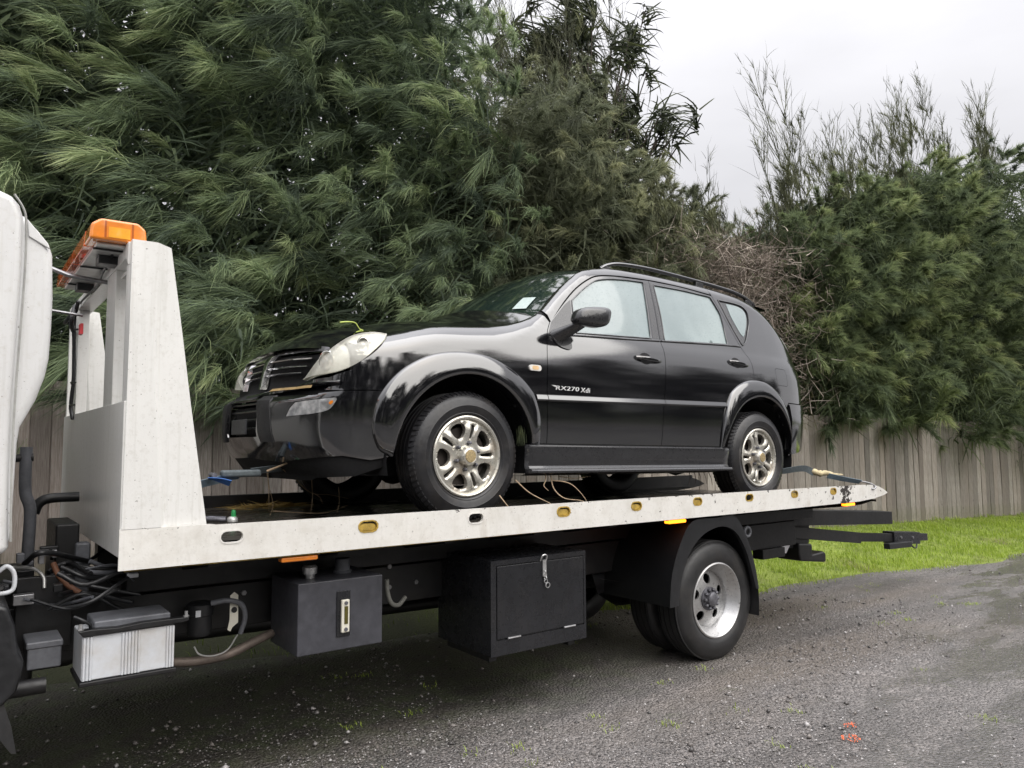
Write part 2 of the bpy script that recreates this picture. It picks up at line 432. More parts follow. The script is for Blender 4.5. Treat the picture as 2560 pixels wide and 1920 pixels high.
n = 98000
x = -1.0 + 22.5 * rng.random(n) ** 0.95
t = rng.random(n); e = edge_y(x); f = fence_y(x)
y = e - 0.05 + (f - e + 0.05) * t
cl = np.sin(x * 3.1 + 1.3 * np.sin(y * 2.7)) * np.sin(y * 3.7 + 1.1 * np.sin(x * 1.9)) + 0.5 * np.sin(x * 9 + y * 7)
keep = rng.random(n) < np.clip(0.75 + 0.3 * cl, 0.25, 1) * np.where(t < 0.08, 0.35 + t * 8, 1) * np.where((t > 0.88), 0.45, 1)
keep &= (x > 4.6 + 0.8 * rng.random(n)) | (rng.random(n) < 0.06)
x, y, t, cl = x[keep], y[keep], t[keep], cl[keep]; n = len(x)
L = (0.03 + 0.055 * rng.random(n)) * (1 + 0.3 * cl)
tint = np.clip(0.52 + 0.14 * cl + 0.2 * rng.standard_normal(n) + np.where(t < 0.15, 0.1, 0), 0.02, 1) * np.where(x < 4.6, 0.2, 1)  # blades darkened at the cab end too, the truck's shade put into the tint
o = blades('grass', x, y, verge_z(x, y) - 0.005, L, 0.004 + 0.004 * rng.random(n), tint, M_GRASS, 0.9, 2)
tag(o, 'bright green grass covering the verge below the fence', 'grass', kind='stuff')
# sparse weeds in the gravel
n = 900
cx = rng.uniform(1.5, 9, 46); cy = np.array([rng.uniform(1.9, float(edge_y(a)) - 0.3) for a in cx]); ci = rng.integers(0, 46, n)
x = cx[ci] + 0.035 * rng.standard_normal(n); y = cy[ci] + 0.03 * rng.standard_normal(n)
o = blades('weeds', x, y, np.zeros(n), 0.012 + 0.02 * rng.random(n), 0.003 + 0.002 * rng.random(n), 0.6 + 0.3 * rng.random(n), M_GRASS, 1.3, 9)
tag(o, 'tiny yellow green weeds sprouting between the road stones', 'weeds', kind='stuff')

# ================================================================= FENCE
k = MatB('weathered_timber')
oi = k.n('ShaderNodeObjectInfo')
gr = k.noise(14, 6, 0.65, stretch=(6, 6, 0.35)); gr2 = k.noise(60, 4, 0.6, stretch=(4, 4, 0.12))
c = k.mixc(k.rng(gr, 0.3, 0.7, 0, 1), (0.17, 0.150, 0.137), (0.43, 0.400, 0.375))
c = k.mixc(k.rng(oi.outputs['Random'], 0, 1, 0.0, 0.6), c, (0.25, 0.205, 0.18))
c = k.mixc(k.rng(gr2, 0.46, 0.68, 0, 0.85), c, (0.15, 0.12, 0.10))
br = k.math('ADD', 0.62, k.math('MULTIPLY', k.math('FRACT', k.math('MULTIPLY', oi.outputs['Random'], 7.31)), 0.75))
hs = k.n('ShaderNodeHueSaturation'); k.l(br, hs.inputs['Value']); k.l(c, hs.inputs['Color']); c = hs.outputs[0]
sz = k.n('ShaderNodeSeparateXYZ'); k.l(k.co(), sz.inputs[0])
ms1 = k.math('MULTIPLY', k.rng(sz.outputs['Z'], 1.35, 1.78, 0, 0.75), k.rng(k.noise(7, 5, 0.7), 0.42, 0.62, 0, 1))
c = k.mixc(ms1, c, (0.10, 0.105, 0.035))
ms2 = k.math('MULTIPLY', k.rng(sz.outputs['Z'], 0.0, 0.35, 0.8, 0), k.rng(k.noise(5, 5, 0.7), 0.35, 0.6, 0, 1))
c = k.mixc(ms2, c, (0.13, 0.13, 0.06))
kn = k.n('ShaderNodeTexVoronoi'); kn.inputs['Scale'].default_value = 3.0
mpk = k.n('ShaderNodeMapping'); mpk.inputs['Scale'].default_value = (1.6, 1, 1.0); k.l(k.co(), mpk.inputs[0])
addv = k.n('ShaderNodeVectorMath'); addv.operation = 'ADD'; k.l(mpk.outputs[0], addv.inputs[0])
cmb = k.n('ShaderNodeCombineXYZ'); k.l(k.math('MULTIPLY', oi.outputs['Random'], 40.0), cmb.inputs['X']); k.l(cmb.outputs[0], addv.inputs[1])
k.l(addv.outputs[0], kn.inputs['Vector'])
c = k.mixc(k.rng(kn.outputs['Distance'], 0.03, 0.09, 0.75, 0), c, (0.05, 0.04, 0.032))
k.set(Base_Color=c, Roughness=0.82).bump(k.math('ADD', gr2, gr), 0.55, 0.006)
M_WOOD = k.m

fx0, fx1 = -3.2, 21.0
fdir = Vector((1, -0.125, 0)).normalized(); fang = math.atan2(fdir.y, fdir.x)
fence = empty('paling_fence', (fx0, float(fence_y(fx0)), 0)); fence.rotation_euler = (0, 0, fang)
tag(fence, 'weathered grey brown timber paling fence behind the tow truck', 'fence')
PAL = []
for v in range(5):
    g = random.Random(v); w, th, h = 0.1612 + 0.002 * (g.random() - 0.5), 0.02, 1.74
    mb = MB(); N_ = 7
    rows = []
    for i in range(N_):
        z = h * i / (N_ - 1); bow = 0.004 * math.sin(i * 1.3 + v); wj = g.uniform(-0.002, 0.002); e_ = 0.005 + 0.004 * g.random()
        rows.append([(x_ + wj, y_ + bow, z) for x_, y_ in ((-w / 2 + e_, 0), (w / 2 - e_, 0), (w / 2, 0.011), (w / 2, th), (-w / 2, th), (-w / 2, 0.011), (-w / 2 + e_, 0))])
    mb.strip(rows)
    nv = len(mb.v); mb.f.append((0, 1, 2, 3, 4, 5)); mb.f.append((nv - 2, nv - 3, nv - 4, nv - 5, nv - 6, nv - 7))
    me = bpy.data.meshes.new('paling'); me.from_pydata(mb.v, [], mb.f); me.materials.append(M_WOOD); me.update()
    PAL.append(me)
s = 0.0; gg = random.Random(11); length = (fx1 - fx0) / fdir.x; n_p = 0
while s < length:
    X = fx0 + s * fdir.x
    o = bpy.data.objects.new('paling', PAL[gg.randrange(5)]); COL.objects.link(o); o.parent = fence
    o.location = (s, gg.uniform(-0.005, 0.005), float(fence_base(X)) - 0.02 + gg.uniform(-0.012, 0.012))
    o.rotation_euler = (gg.uniform(-0.006, 0.006), gg.uniform(-0.002, 0.002), gg.uniform(-0.008, 0.012))
    sp_ = (0.172 - 0.040 * min(1.0, max(0.0, (X - 1.0) / 9.0))) * gg.choice((0.94, 1.0, 1.0, 1.06)); o.scale = (sp_ / 0.1605, 1, 1); o.location.x += sp_ / 2; s += sp_; n_p += 1
for zz in (0.3, 0.95, 1.5):
    mb = MB()
    for s0 in np.arange(0, length - 2.4, 2.4):
        z0, z1 = float(fence_base(fx0 + s0)) + zz, float(fence_base(fx0 + s0 + 2.4)) + zz
        mb.add([(s0, 0.03, z0), (s0 + 2.39, 0.03, z1), (s0 + 2.39, 0.075, z1), (s0, 0.075, z0), (s0, 0.03, z0 + .09), (s0 + 2.39, 0.03, z1 + .09), (s0 + 2.39, 0.075, z1 + .09), (s0, 0.075, z0 + .09)],
               [(0, 3, 2, 1), (4, 5, 6, 7), (0, 1, 5, 4), (1, 2, 6, 5), (2, 3, 7, 6), (3, 0, 4, 7)])
    mb.build('fence_rail', M_WOOD, fence)
# ================================================================= TREES
def leafy(name, ramp, trans=0.42, rough=0.55):
    k = MatB(name)
    at = k.n('ShaderNodeAttribute'); at.attribute_name = 'tint'
    rp = k.n('ShaderNodeValToRGB'); k.l(at.outputs['Fac'], rp.inputs[0]); els = rp.color_ramp.elements
    els[0].position = ramp[0][0]; els[0].color = (*ramp[0][1], 1); els[1].position = ramp[-1][0]; els[1].color = (*ramp[-1][1], 1)
    for p_, c_ in ramp[1:-1]:
        e_ = els.new(p_); e_.color = (*c_, 1)
    k.set(Base_Color=rp.outputs[0], Roughness=rough)
    k.b.inputs['Specular IOR Level'].default_value = 0.25
    if trans:
        tr = k.n('ShaderNodeBsdfTranslucent'); k.l(rp.outputs[0], tr.inputs[0])
        ms = k.n('ShaderNodeMixShader'); ms.inputs[0].default_value = trans
        k.l(k.b.outputs[0], ms.inputs[1]); k.l(tr.outputs[0], ms.inputs[2]); k.l(ms.outputs[0], k.t.nodes['Material Output'].inputs[0])
    return k.m

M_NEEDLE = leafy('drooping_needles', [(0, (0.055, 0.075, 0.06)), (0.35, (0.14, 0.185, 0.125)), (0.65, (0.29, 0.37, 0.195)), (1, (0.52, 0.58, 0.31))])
M_SOFT = leafy('soft_green_needles', [(0, (0.05, 0.066, 0.045)), (0.4, (0.14, 0.18, 0.10)), (0.75, (0.27, 0.33, 0.15)), (1, (0.50, 0.52, 0.25))])
M_GREY = leafy('grey_green_needles', [(0, (0.06, 0.07, 0.05)), (0.5, (0.21, 0.235, 0.15)), (1, (0.50, 0.50, 0.28))])
M_TWIG = leafy('bare_twigs', [(0, (0.05, 0.052, 0.038)), (0.5, (0.14, 0.15, 0.09)), (1, (0.30, 0.32, 0.16))], 0.0, 0.8)
M_DEAD = leafy('dead_twigs', [(0, (0.085, 0.068, 0.056)), (0.5, (0.22, 0.18, 0.15)), (1, (0.44, 0.385, 0.33))], 0.0, 0.9)
M_STRAP = leafy('strap_leaves', [(0, (0.03, 0.038, 0.024)), (0.5, (0.075, 0.09, 0.05)), (1, (0.22, 0.25, 0.10))], 0.2, 0.35)
M_BARK = simple('bark', (0.075, 0.06, 0.05), 0.85, var=0.45, scale=12, bump=0.8, bscale=40)

def strand_arrays(b, d, L, W, g_, tint0, tint1, nseg=3, gen=None, side=None):
    """curved tapering strips: base b, unit dir d, length L, width W, bend vector g_ (n,3)"""
    n = len(b)
    ts = np.linspace(0, 1, nseg + 1)
    rnd = gen.standard_normal((n, 3)); wv = np.cross(d, rnd); wv /= np.linalg.norm(wv, axis=1, keepdims=True) + 1e-9
    pts = [b + d * (L * t)[:, None] + g_ * (L * t * t)[:, None] for t in ts]
    V = []; T = []
    for i, t in enumerate(ts[:-1]):
        w = wv * (W * (1 - 0.55 * t) * 0.5)[:, None]
        V += [pts[i] - w, pts[i] + w]; tt = tint0 + (tint1 - tint0) * t; T += [tt, tt]
    V.append(pts[-1]); T.append(tint1)
    V = np.stack(V, 1); T = np.stack(T, 1); k_ = 2 * nseg + 1
    i = np.arange(n)[:, None] * k_
    Q = np.concatenate([i + np.array([[2 * s_, 2 * s_ + 1, 2 * s_ + 3, 2 * s_ + 2]]) for s_ in range(nseg - 1)]) if nseg > 1 else np.zeros((0, 4), int)
    Tt = i + np.array([[2 * nseg - 2, 2 * nseg - 1, 2 * nseg]])
    return V.reshape(-1, 3), Q, Tt, T.reshape(-1)

class Fol:
    def __init__(self): self.V = []; self.Q = []; self.T = []; self.A = []; self.o = 0
    def add(self, V, Q, T, A):
        self.V.append(V); self.Q.append(Q + self.o); self.T.append(T + self.o); self.A.append(A); self.o += len(V)
    def build(self, name, mat, parent):
        V = np.concatenate(self.V); Q = np.concatenate(self.Q); T = np.concatenate(self.T)
        me = np_mesh(name, V, [Q, T] if len(Q) else T)
        at = me.attributes.new('tint', 'FLOAT', 'POINT'); at.data.foreach_set('value', np.clip(np.concatenate(self.A), 0, 1).astype(np.float32))
        o = link(name, me, mat, parent); o['kind'] = 'stuff'
        return o

def unit(v): return v / (np.linalg.norm(v, axis=-1, keepdims=True) + 1e-9)

def tufts(fol, C, A, size, per, g, spread=0.4, droop=(0.25, 0.6), W=(0.006, 0.011), bright=None, stem=0.75, wind=(-0.35, 0, 0)):
    """feathery sprays: a bending twig leaves C along A, needles stream off it all the way along"""
    m = len(C); idx = np.repeat(np.arange(m), per); n = m * per
    sd = g.uniform(0.1, 0.45, m); sb = np.array(wind)[None] * g.uniform(0.4, 1.1, m)[:, None] + np.stack([0 * sd, 0 * sd, -sd], 1)
    tw = np.full(m, 0.12)
    fol.add(*strand_arrays(C, A, size * stem, np.full(m, 0.011), sb, tw, tw + 0.1, 3, g))
    s = size[idx]; al = g.random(n) ** 0.8
    b = C[idx] + A[idx] * (al * stem * s)[:, None] + sb[idx] * (stem * s * al * al)[:, None] + 0.03 * g.standard_normal((n, 3)) * s[:, None]
    d = unit(A[idx] + 0.8 * sb[idx] * al[:, None] + spread * (1.15 - 0.5 * al)[:, None] * g.standard_normal((n, 3)) * np.array([1, 1, 0.9]))
    L = s * g.uniform(0.28, 0.72, n) * (1.1 - 0.35 * al)
    dr = g.uniform(*droop, n)
    bend = np.array(wind)[None] * g.uniform(0.5, 1.2, n)[:, None] + np.stack([0 * dr, 0 * dr, -dr], 1)
    w = g.uniform(*W, n)
    br = bright[idx] + 0.1 * g.standard_normal(n)
    fol.add(*strand_arrays(b, d, L, w, bend, br * 0.62, br, 2, g))

def crown_points(g, n, x0, y0, rx, ry, z0, z1, face=0.78, shape=None, depth=0.35):
    """points on and just inside a lumpy column, most of them on the side towards the road"""
    h = g.random(n); a = np.where(g.random(n) < face, -math.pi / 2 + g.normal(0, 0.75, n), g.uniform(0, 6.283, n))
    prof = shape(h) if shape else np.sin(np.clip(h * 0.9 + 0.12, 0, 1) * math.pi) ** 0.5
    lump = 1 + 0.16 * np.sin(a * 3 + h * 9 + x0) + 0.14 * np.sin(a * 5 - h * 17 + 2 * x0)
    inn = 1 - depth * g.random(n) ** 1.6
    r = prof * lump * inn
    P = np.stack([x0 + rx * r * np.cos(a), y0 + ry * r * np.sin(a), z0 + (z1 - z0) * h], 1)
    outw = unit(np.stack([np.cos(a) * ry, np.sin(a) * rx, 0.25 * (h - 0.4)], 1))
    return P, outw, inn, h

def trunk_mesh(tree, x0, y0, h, r, g, limbs, lean=(-0.2, 0)):
    zb = float(fence_base(x0)); mb = MB()
    pts = [(0, 0, -0.1), (0.04 * g.standard_normal(), 0.04 * g.standard_normal(), h * 0.25), (lean[0] * .4, lean[1] * .4, h * 0.55), (lean[0], lean[1], h * 0.95)]
    pts = [Vector(p) for p in smooth_path(pts, 5)]
    mb.tube(pts, r, 8, r2=r * 0.15)
    for _ in range(limbs):
        t = g.uniform(0.2, 0.92); p = pts[int(t * (len(pts) - 1))]
        a = g.normal(-1.57, 1.1); ln = g.uniform(0.6, 1.5) * (1.1 - t * 0.6)
        q = [p, p + Vector((math.cos(a) * ln * .5, math.sin(a) * ln * .5, ln * 0.35)), p + Vector((math.cos(a) * ln - 0.25, math.sin(a) * ln, ln * 0.45))]
        mb.tube(q, r * 0.32 * (1.1 - t), 6, r2=0.006)
    o = mb.build('trunk', M_BARK, tree, smooth=60)
    return o

def oak_tree(name, label, x0, dy, rx, ry, z0, z1, ntuft, per, seed, mat, wind=(-0.85, -0.2, 0.12), size=(0.32, 0.62), spread=0.38, droop=(0.25, 0.65), brt=0.5, inner=15000, trunks=1, shape=None, Wd=(0.006, 0.011), fill_w=0.026, lift=0.0):
    g = np.random.default_rng(seed)
    y0 = float(fence_y(x0)) + dy; zb = float(fence_base(x0))
    t = empty(name, (x0, y0, zb)); tag(t, label, 'tree', 'trees and shrubs behind the fence')
    for i in range(trunks):
        trunk_mesh(t, x0, y0, z1 * 0.94 - zb, 0.075 + 0.02 * g.random(), g, 7).location = (g.uniform(-.5, .5) * rx * .5 * (trunks > 1), g.uniform(-.1, .3) * (trunks > 1), 0)
    fol = Fol()
    P, ow, inn, h = crown_points(g, ntuft, 0, 0, rx, ry, z0 - zb, z1 - zb, shape=shape)
    A = unit(np.array(wind)[None] * g.uniform(0.45, 1.1, (ntuft, 1)) + 0.6 * ow + 0.36 * g.standard_normal(P.shape) + np.array([0, 0, lift]))
    sz = g.uniform(*size, ntuft) * np.where(h > 0.9, 0.8, 1)
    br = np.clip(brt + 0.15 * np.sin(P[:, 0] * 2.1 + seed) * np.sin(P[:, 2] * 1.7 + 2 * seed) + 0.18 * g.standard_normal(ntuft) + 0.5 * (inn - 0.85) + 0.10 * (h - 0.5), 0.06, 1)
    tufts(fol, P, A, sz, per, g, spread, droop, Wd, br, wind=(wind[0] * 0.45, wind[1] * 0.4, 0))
    # deep inner foliage: coarser, darker clumps that close the crown
    if inner:
        P, ow, inn, h = crown_points(g, inner, 0, 0, rx * 0.8, ry * 0.8, z0 - zb, z1 - zb - 0.3, face=0.3, shape=shape, depth=0.95)
        d = unit(np.array(wind)[None] * 0.6 + g.standard_normal(P.shape)); L = g.uniform(0.2, 0.5, inner)
        bend = np.stack([np.full(inner, wind[0] * .3), np.zeros(inner), -g.uniform(0.2, 0.6, inner)], 1)
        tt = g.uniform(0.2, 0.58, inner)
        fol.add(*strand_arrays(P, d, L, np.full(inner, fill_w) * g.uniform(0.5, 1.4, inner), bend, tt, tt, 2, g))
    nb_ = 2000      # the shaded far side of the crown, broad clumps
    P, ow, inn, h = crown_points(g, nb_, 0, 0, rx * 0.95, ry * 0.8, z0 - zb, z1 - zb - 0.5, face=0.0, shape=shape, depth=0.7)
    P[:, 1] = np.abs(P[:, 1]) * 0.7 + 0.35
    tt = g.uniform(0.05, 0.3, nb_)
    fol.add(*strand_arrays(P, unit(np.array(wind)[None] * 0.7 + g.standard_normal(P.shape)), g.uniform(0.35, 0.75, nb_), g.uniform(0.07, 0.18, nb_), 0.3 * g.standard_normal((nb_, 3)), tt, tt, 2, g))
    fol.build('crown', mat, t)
    return t, fol

def bare_sprays(t, C, H, g, name='bare_twigs', mat=None, lean=(-0.18, 0.0), nb=16, W=0.012, ang=0.42, tint=(0.15, 0.5), sub=7):
    """upright winter sprays: a stem with ascending side twigs and their twiglets"""
    fol = Fol()
    for c_, h_ in zip(C, H):
        d0 = unit(np.array([lean[0] + 0.12 * g.standard_normal(), lean[1] + 0.1 * g.standard_normal(), 1.0]))
        stem_b = np.array([c_]); L = np.array([h_]); bend0 = np.array([[0.12 * g.standard_normal(), 0, 0.0]])
        tt = np.array([g.uniform(*tint)])
        fol.add(*strand_arrays(stem_b, d0[None], L, np.array([W * 1.6]), bend0, tt, tt, 5, g))
        fol.add(*strand_arrays(stem_b, d0[None], L, np.array([W * 1.6]), bend0, tt, tt, 5, g))
        s = np.sort(g.uniform(0.12, 0.96, nb))
        b = c_ + d0 * (h_ * s)[:, None] + bend0 * (h_ * s * s)[:, None]
        az = g.uniform(0, 6.283, nb)
        d = unit(d0 + ang * np.stack([np.cos(az), np.sin(az), 0 * az], 1) + 0.08 * g.standard_normal((nb, 3)))
        L1 = h_ * (0.5 - 0.33 * s) * g.uniform(0.7, 1.2, nb)
        bend = np.stack([-0.12 + 0.1 * g.standard_normal(nb), 0.05 * g.standard_normal(nb), 0.22 * np.ones(nb)], 1)
        t1 = g.uniform(*tint, nb)
        fol.add(*strand_arrays(b, d, L1, np.full(nb, W * 0.8), bend, t1, t1, 4, g))
        n2 = nb * sub; i2 = np.repeat(np.arange(nb), sub); s2 = g.uniform(0.15, 0.98, n2)
        b2 = b[i2] + d[i2] * (L1[i2] * s2)[:, None] + bend[i2] * (L1[i2] * s2 * s2)[:, None]
        d2 = unit(d[i2] + 0.34 * g.standard_normal((n2, 3)) + np.array([-0.1, 0, 0.15]))
        t2 = g.uniform(*tint, n2)
        fol.add(*strand_arrays(b2, d2, L1[i2] * g.uniform(0.2, 0.5, n2), np.full(n2, W * 0.62), 0.2 * g.standard_normal((n2, 3)), t2, t2, 3, g))
    for c_, h_ in zip(C, H):
        m = 15; P = np.array(c_) + np.stack([0.16 * g.standard_normal(m) + lean[0] * 0.4, 0.12 * g.standard_normal(m), h_ * g.uniform(-0.05, 0.72, m)], 1)
        tufts(fol, P, unit(np.stack([-0.3 + 0.3 * g.standard_normal(m), 0.3 * g.standard_normal(m), np.ones(m)], 1)), g.uniform(0.22, 0.42, m), 30, g, 0.35, (-0.1, 0.2), (0.006, 0.01), g.uniform(0.4, 1.0, m), wind=(-0.2, 0, 0))
    o = fol.build(name, mat or M_TWIG, t)
    return o

tall = lambda h: np.clip(1.02 - 0.28 * h ** 2.2, 0, 1) * np.clip(0.72 + h * 2.2, 0, 1)
# tall wind-swept she-oaks on the left
T1, _ = oak_tree('she_oak_tree', 'tall drooping tree behind the white cab, leftmost of the hedge', -0.5, 1.25, 2.1, 2.0, 1.8, 8.6, 520, 145, 21, M_NEEDLE, shape=tall, brt=0.64, size=(0.26, 0.70), spread=0.34, Wd=(0.005, 0.009))
T2, _ = oak_tree('she_oak_tree', 'tall wind-swept tree rising behind the amber light bar', 2.1, 1.25, 1.85, 1.95, 1.75, 8.8, 540, 145, 22, M_NEEDLE, shape=tall, brt=0.64, size=(0.26, 0.70), spread=0.34, Wd=(0.005, 0.009))
T3, _ = oak_tree('she_oak_tree', 'tall dark tree behind the truck headboard and bonnet, small sky gaps showing', 4.4, 1.25, 1.7, 1.8, 1.65, 8.6, 470, 140, 23, M_NEEDLE, shape=tall, brt=0.58, inner=11000, size=(0.28, 0.6), spread=0.36, Wd=(0.005, 0.009))
T4, _ = oak_tree('she_oak_tree', 'thin-topped grey green tree above the black windscreen', 6.5, 1.35, 1.55, 1.7, 1.6, 6.7, 430, 140, 24, M_GREY, wind=(-0.5, -0.2, 0.15), size=(0.26, 0.5), shape=tall, brt=0.54, inner=12000, trunks=2, Wd=(0.005, 0.009))
T5, _ = oak_tree('she_oak_tree', 'grey green feathery tree above the front of the car roof', 8.0, 1.45, 1.3, 1.35, 1.7, 5.8, 400, 130, 25, M_GREY, wind=(-0.45, -0.2, 0.2), size=(0.24, 0.46), shape=tall, brt=0.64, inner=12000, Wd=(0.005, 0.009))
T6, _ = oak_tree('hedge_shrub', 'thin grey green shrub with sparse top behind the dead bush', 9.5, 1.6, 1.25, 0.9, 2.0, 5.75, 235, 120, 26, M_GREY, wind=(-0.3, -0.2, 0.35), size=(0.24, 0.44), shape=tall, brt=0.5, inner=5000, Wd=(0.005, 0.009), lift=0.2)
g = np.random.default_rng(61)
zb = float(fence_base(6.5))
bare_sprays(T4, np.stack([g.uniform(-1.4, 1.4, 13), g.uniform(-0.5, 0.5, 13), g.uniform(5.3, 6.2, 13)], 1), g.uniform(1.4, 2.6, 13), g, nb=20, W=0.011, tint=(0.05, 0.4), sub=8)
# right-hand hedge shrubs, lower and softer
softp = lambda h: np.sqrt(np.clip(1 - (h * 0.92) ** 2.6, 0, 1)) * np.clip(0.75 + h * 1.5, 0, 1)
shr = [
    ('green shrub just right of the dead brown bush, bare shoots on top', 11.4, 1.05, 1.2, 1.5, 1.8, 5.4, 31, 0.56, M_SOFT, 330),
    ('olive green hedge shrub with upright bare twigs above the deck tip', 13.0, 1.0, 1.3, 1.6, 1.72, 6.2, 32, 0.64, M_SOFT, 360),
    ('broad bright green hedge shrub hanging over the right part of fence', 14.9, 0.95, 1.5, 1.7, 1.5, 7.0, 33, 0.60, M_SOFT, 380),
    ('dark green hedge shrub at the right edge of the picture', 17.1, 0.85, 1.7, 1.8, 1.25, 7.5, 34, 0.52, M_SOFT, 350),
    ('far hedge shrub running out of view beyond the right edge', 19.8, 1.2, 2.0, 1.8, 1.5, 7.0, 35, 0.5, M_SOFT, 130),
]
SHR = []
for (lab, x0, dy, rx, ry, z0, z1, sd, br, m_, nt_) in shr:
    t_, _ = oak_tree('hedge_shrub', lab, x0, dy, rx, ry, z0, z1, nt_, 135, sd, m_, wind=(-0.4, -0.3, 0.25), size=(0.26, 0.52), spread=0.5, droop=(0.15, 0.5), brt=br, inner=9500, shape=softp, Wd=(0.007, 0.012), lift=0.15)
    SHR.append((t_, x0, rx, z1))
for (t_, x0, rx, z1), n_, hh in zip(SHR[:4], (8, 10, 9, 8), ((0.8, 2.1), (0.8, 2.7), (0.8, 2.4), (0.9, 2.2))):
    g = np.random.default_rng(int(x0 * 10)); zb = float(fence_base(x0))
    bare_sprays(t_, np.stack([g.uniform(-rx, rx, n_), g.uniform(-0.5, 0.4, n_), g.uniform(z1 - 1.1, z1 - 0.35, n_) - zb], 1), g.uniform(*hh, n_), g, nb=19, W=0.013, tint=(0.15, 0.7), sub=8, ang=0.38)

# dead brown bush
def dead_bush(x0, dy, label):
    g = np.random.default_rng(77); y0 = float(fence_y(x0)) + dy; zb = float(fence_base(x0))
    t = empty('dead_bush', (x0, y0, zb)); tag(t, label, 'bush', 'trees and shrubs behind the fence')
    mb = MB()
    for i in range(9):
        p = Vector((g.uniform(-.5, .5), g.uniform(-.3, .2), 0)); pts = [p.copy()]
        for s_ in range(9):
            p = p + Vector((g.normal(-0.02, 0.13), g.normal(0, 0.09), 0.42)); pts.append(p.copy())
        mb.tube(pts, 0.026, 6, r2=0.008)
    mb.build('stem', M_BARK, t, smooth=60)
    fol = Fol(); n = 7600
    P = np.stack([g.normal(0, 0.66, n), g.normal(-0.2, 0.36, n), 1.5 + 2.7 * g.random(n) ** 0.9], 1)
    d = unit(g.standard_normal((n, 3)) * np.array([1, 0.8, 0.8])); tt = np.clip(0.5 + 0.25 * g.standard_normal(n) + 0.15 * d[:, 2], 0, 1)
    fol.add(*strand_arrays(P, d, g.uniform(0.12, 0.42, n), g.uniform(0.005, 0.012, n), 0.45 * g.standard_normal((n, 3)), tt, tt, 3, g))
    fol.build('twigs', M_DEAD, t)
    return t
DB = dead_bush(9.15, 0.25, 'leafless dead brown bush tangled behind the car roof')
g = np.random.default_rng(5)
bare_sprays(DB, np.stack([g.uniform(-1.3, 1.1, 9), g.uniform(-0.2, 0.6, 9), g.uniform(3.3, 4.2, 9)], 1), g.uniform(1.0, 1.9, 9), g, name='upper_twigs', nb=16, W=0.011, tint=(0.1, 0.5))

# dark strap-leaved tree standing higher behind
def strap_tree(x0, dy, label):
    g = np.random.default_rng(91); y0 = float(fence_y(x0)) + dy; zb = float(fence_base(x0))
    t = empty('strap_leaved_tree', (x0, y0, zb)); tag(t, label, 'tree', 'trees and shrubs behind the fence')
    mb = MB(); heads = []
    top = Vector((0.0, 0, 5.6)); mb.tube([Vector((0, 0, 0)), Vector((0.1, 0, 2.5)), Vector((0, 0, 4.3)), top], 0.11, 8, r2=0.06)
    for i in range(170):
        b = Vector((0, 0, g.uniform(4.0, 5.6)))
        e = Vector((g.normal(0.05, 0.8), g.normal(0, 0.6), g.uniform(4.9, 8.3)))
        e.x = max(-1.15, min(1.2, e.x)) + (e.z - 6.3) * 0.10 - (0.25 if e.z > 7.6 else 0)
        m_ = b.lerp(e, 0.5) + Vector((0, 0, -0.2)); mb.tube([b, m_, e], 0.022, 6, r2=0.009); heads.append(e)
    mb.build('trunk', M_BARK, t, smooth=60)
    fol = Fol()
    for e in heads:
        n = 34; wind = np.array([-0.45, -0.1, 0.55]) if g.random() < 0.35 else np.array([0.65, -0.1, 0.55])
        b = np.array(e)[None] + g.uniform(-0.25, 0.1, (n, 1)) * np.array([[0, 0, 1.0]]) + 0.03 * g.standard_normal((n, 3))
        d = unit(wind[None] + 0.36 * g.standard_normal((n, 3))); tt = np.clip(0.35 + 0.3 * g.standard_normal(n), 0, 1)
        fol.add(*strand_arrays(b, d, g.uniform(0.28, 0.55, n), g.uniform(0.026, 0.045, n), np.array([[-0.35, 0, -0.55]]) + 0.25 * g.standard_normal((n, 3)), tt * 0.6, tt, 4, g))
    fol.build('crown', M_STRAP, t)
strap_tree(8.05, 1.9, 'dark strap-leaved tree standing above the hedge against the sky')

# ---------------------------------------------------------------- hedge across the road (seen mirrored in the wet paintwork)
def sstep_(a, b, x):
    t_ = np.clip((x - a) / (b - a), 0, 1); return t_ * t_ * (3 - 2 * t_)
g = np.random.default_rng(12)
t = empty('roadside_hedge', (0, -19, 0)); tag(t, 'dark hedge on the far side of the road, mirrored in the car doors', 'hedge')
fol = Fol(); n = 18000
P = np.stack([g.uniform(-45, 60, n), g.uniform(-1.6, 1.6, n), 7.3 * g.random(n) ** 0.8], 1); P[:, 2] *= (1 + 0.55 * sstep_(8, 40, P[:, 0])) * (1 + 0.22  * np.sin(P[:, 0] * 0.7) + 0.15 * np.sin(P[:, 0] * 1.9))
d = unit(g.standard_normal((n, 3))); tt = g.uniform(0.05, 0.3, n)
fol.add(*strand_arrays(P, d, g.uniform(0.6, 1.3, n), g.uniform(0.25, 0.5, n), 0.3 * g.standard_normal((n, 3)), tt, tt, 2, g))
fol.build('foliage', leafy('dark_hedge_leaves', [(0, (0.010, 0.013, 0.008)), (1, (0.035, 0.045, 0.022))], 0.0, 0.8), t)
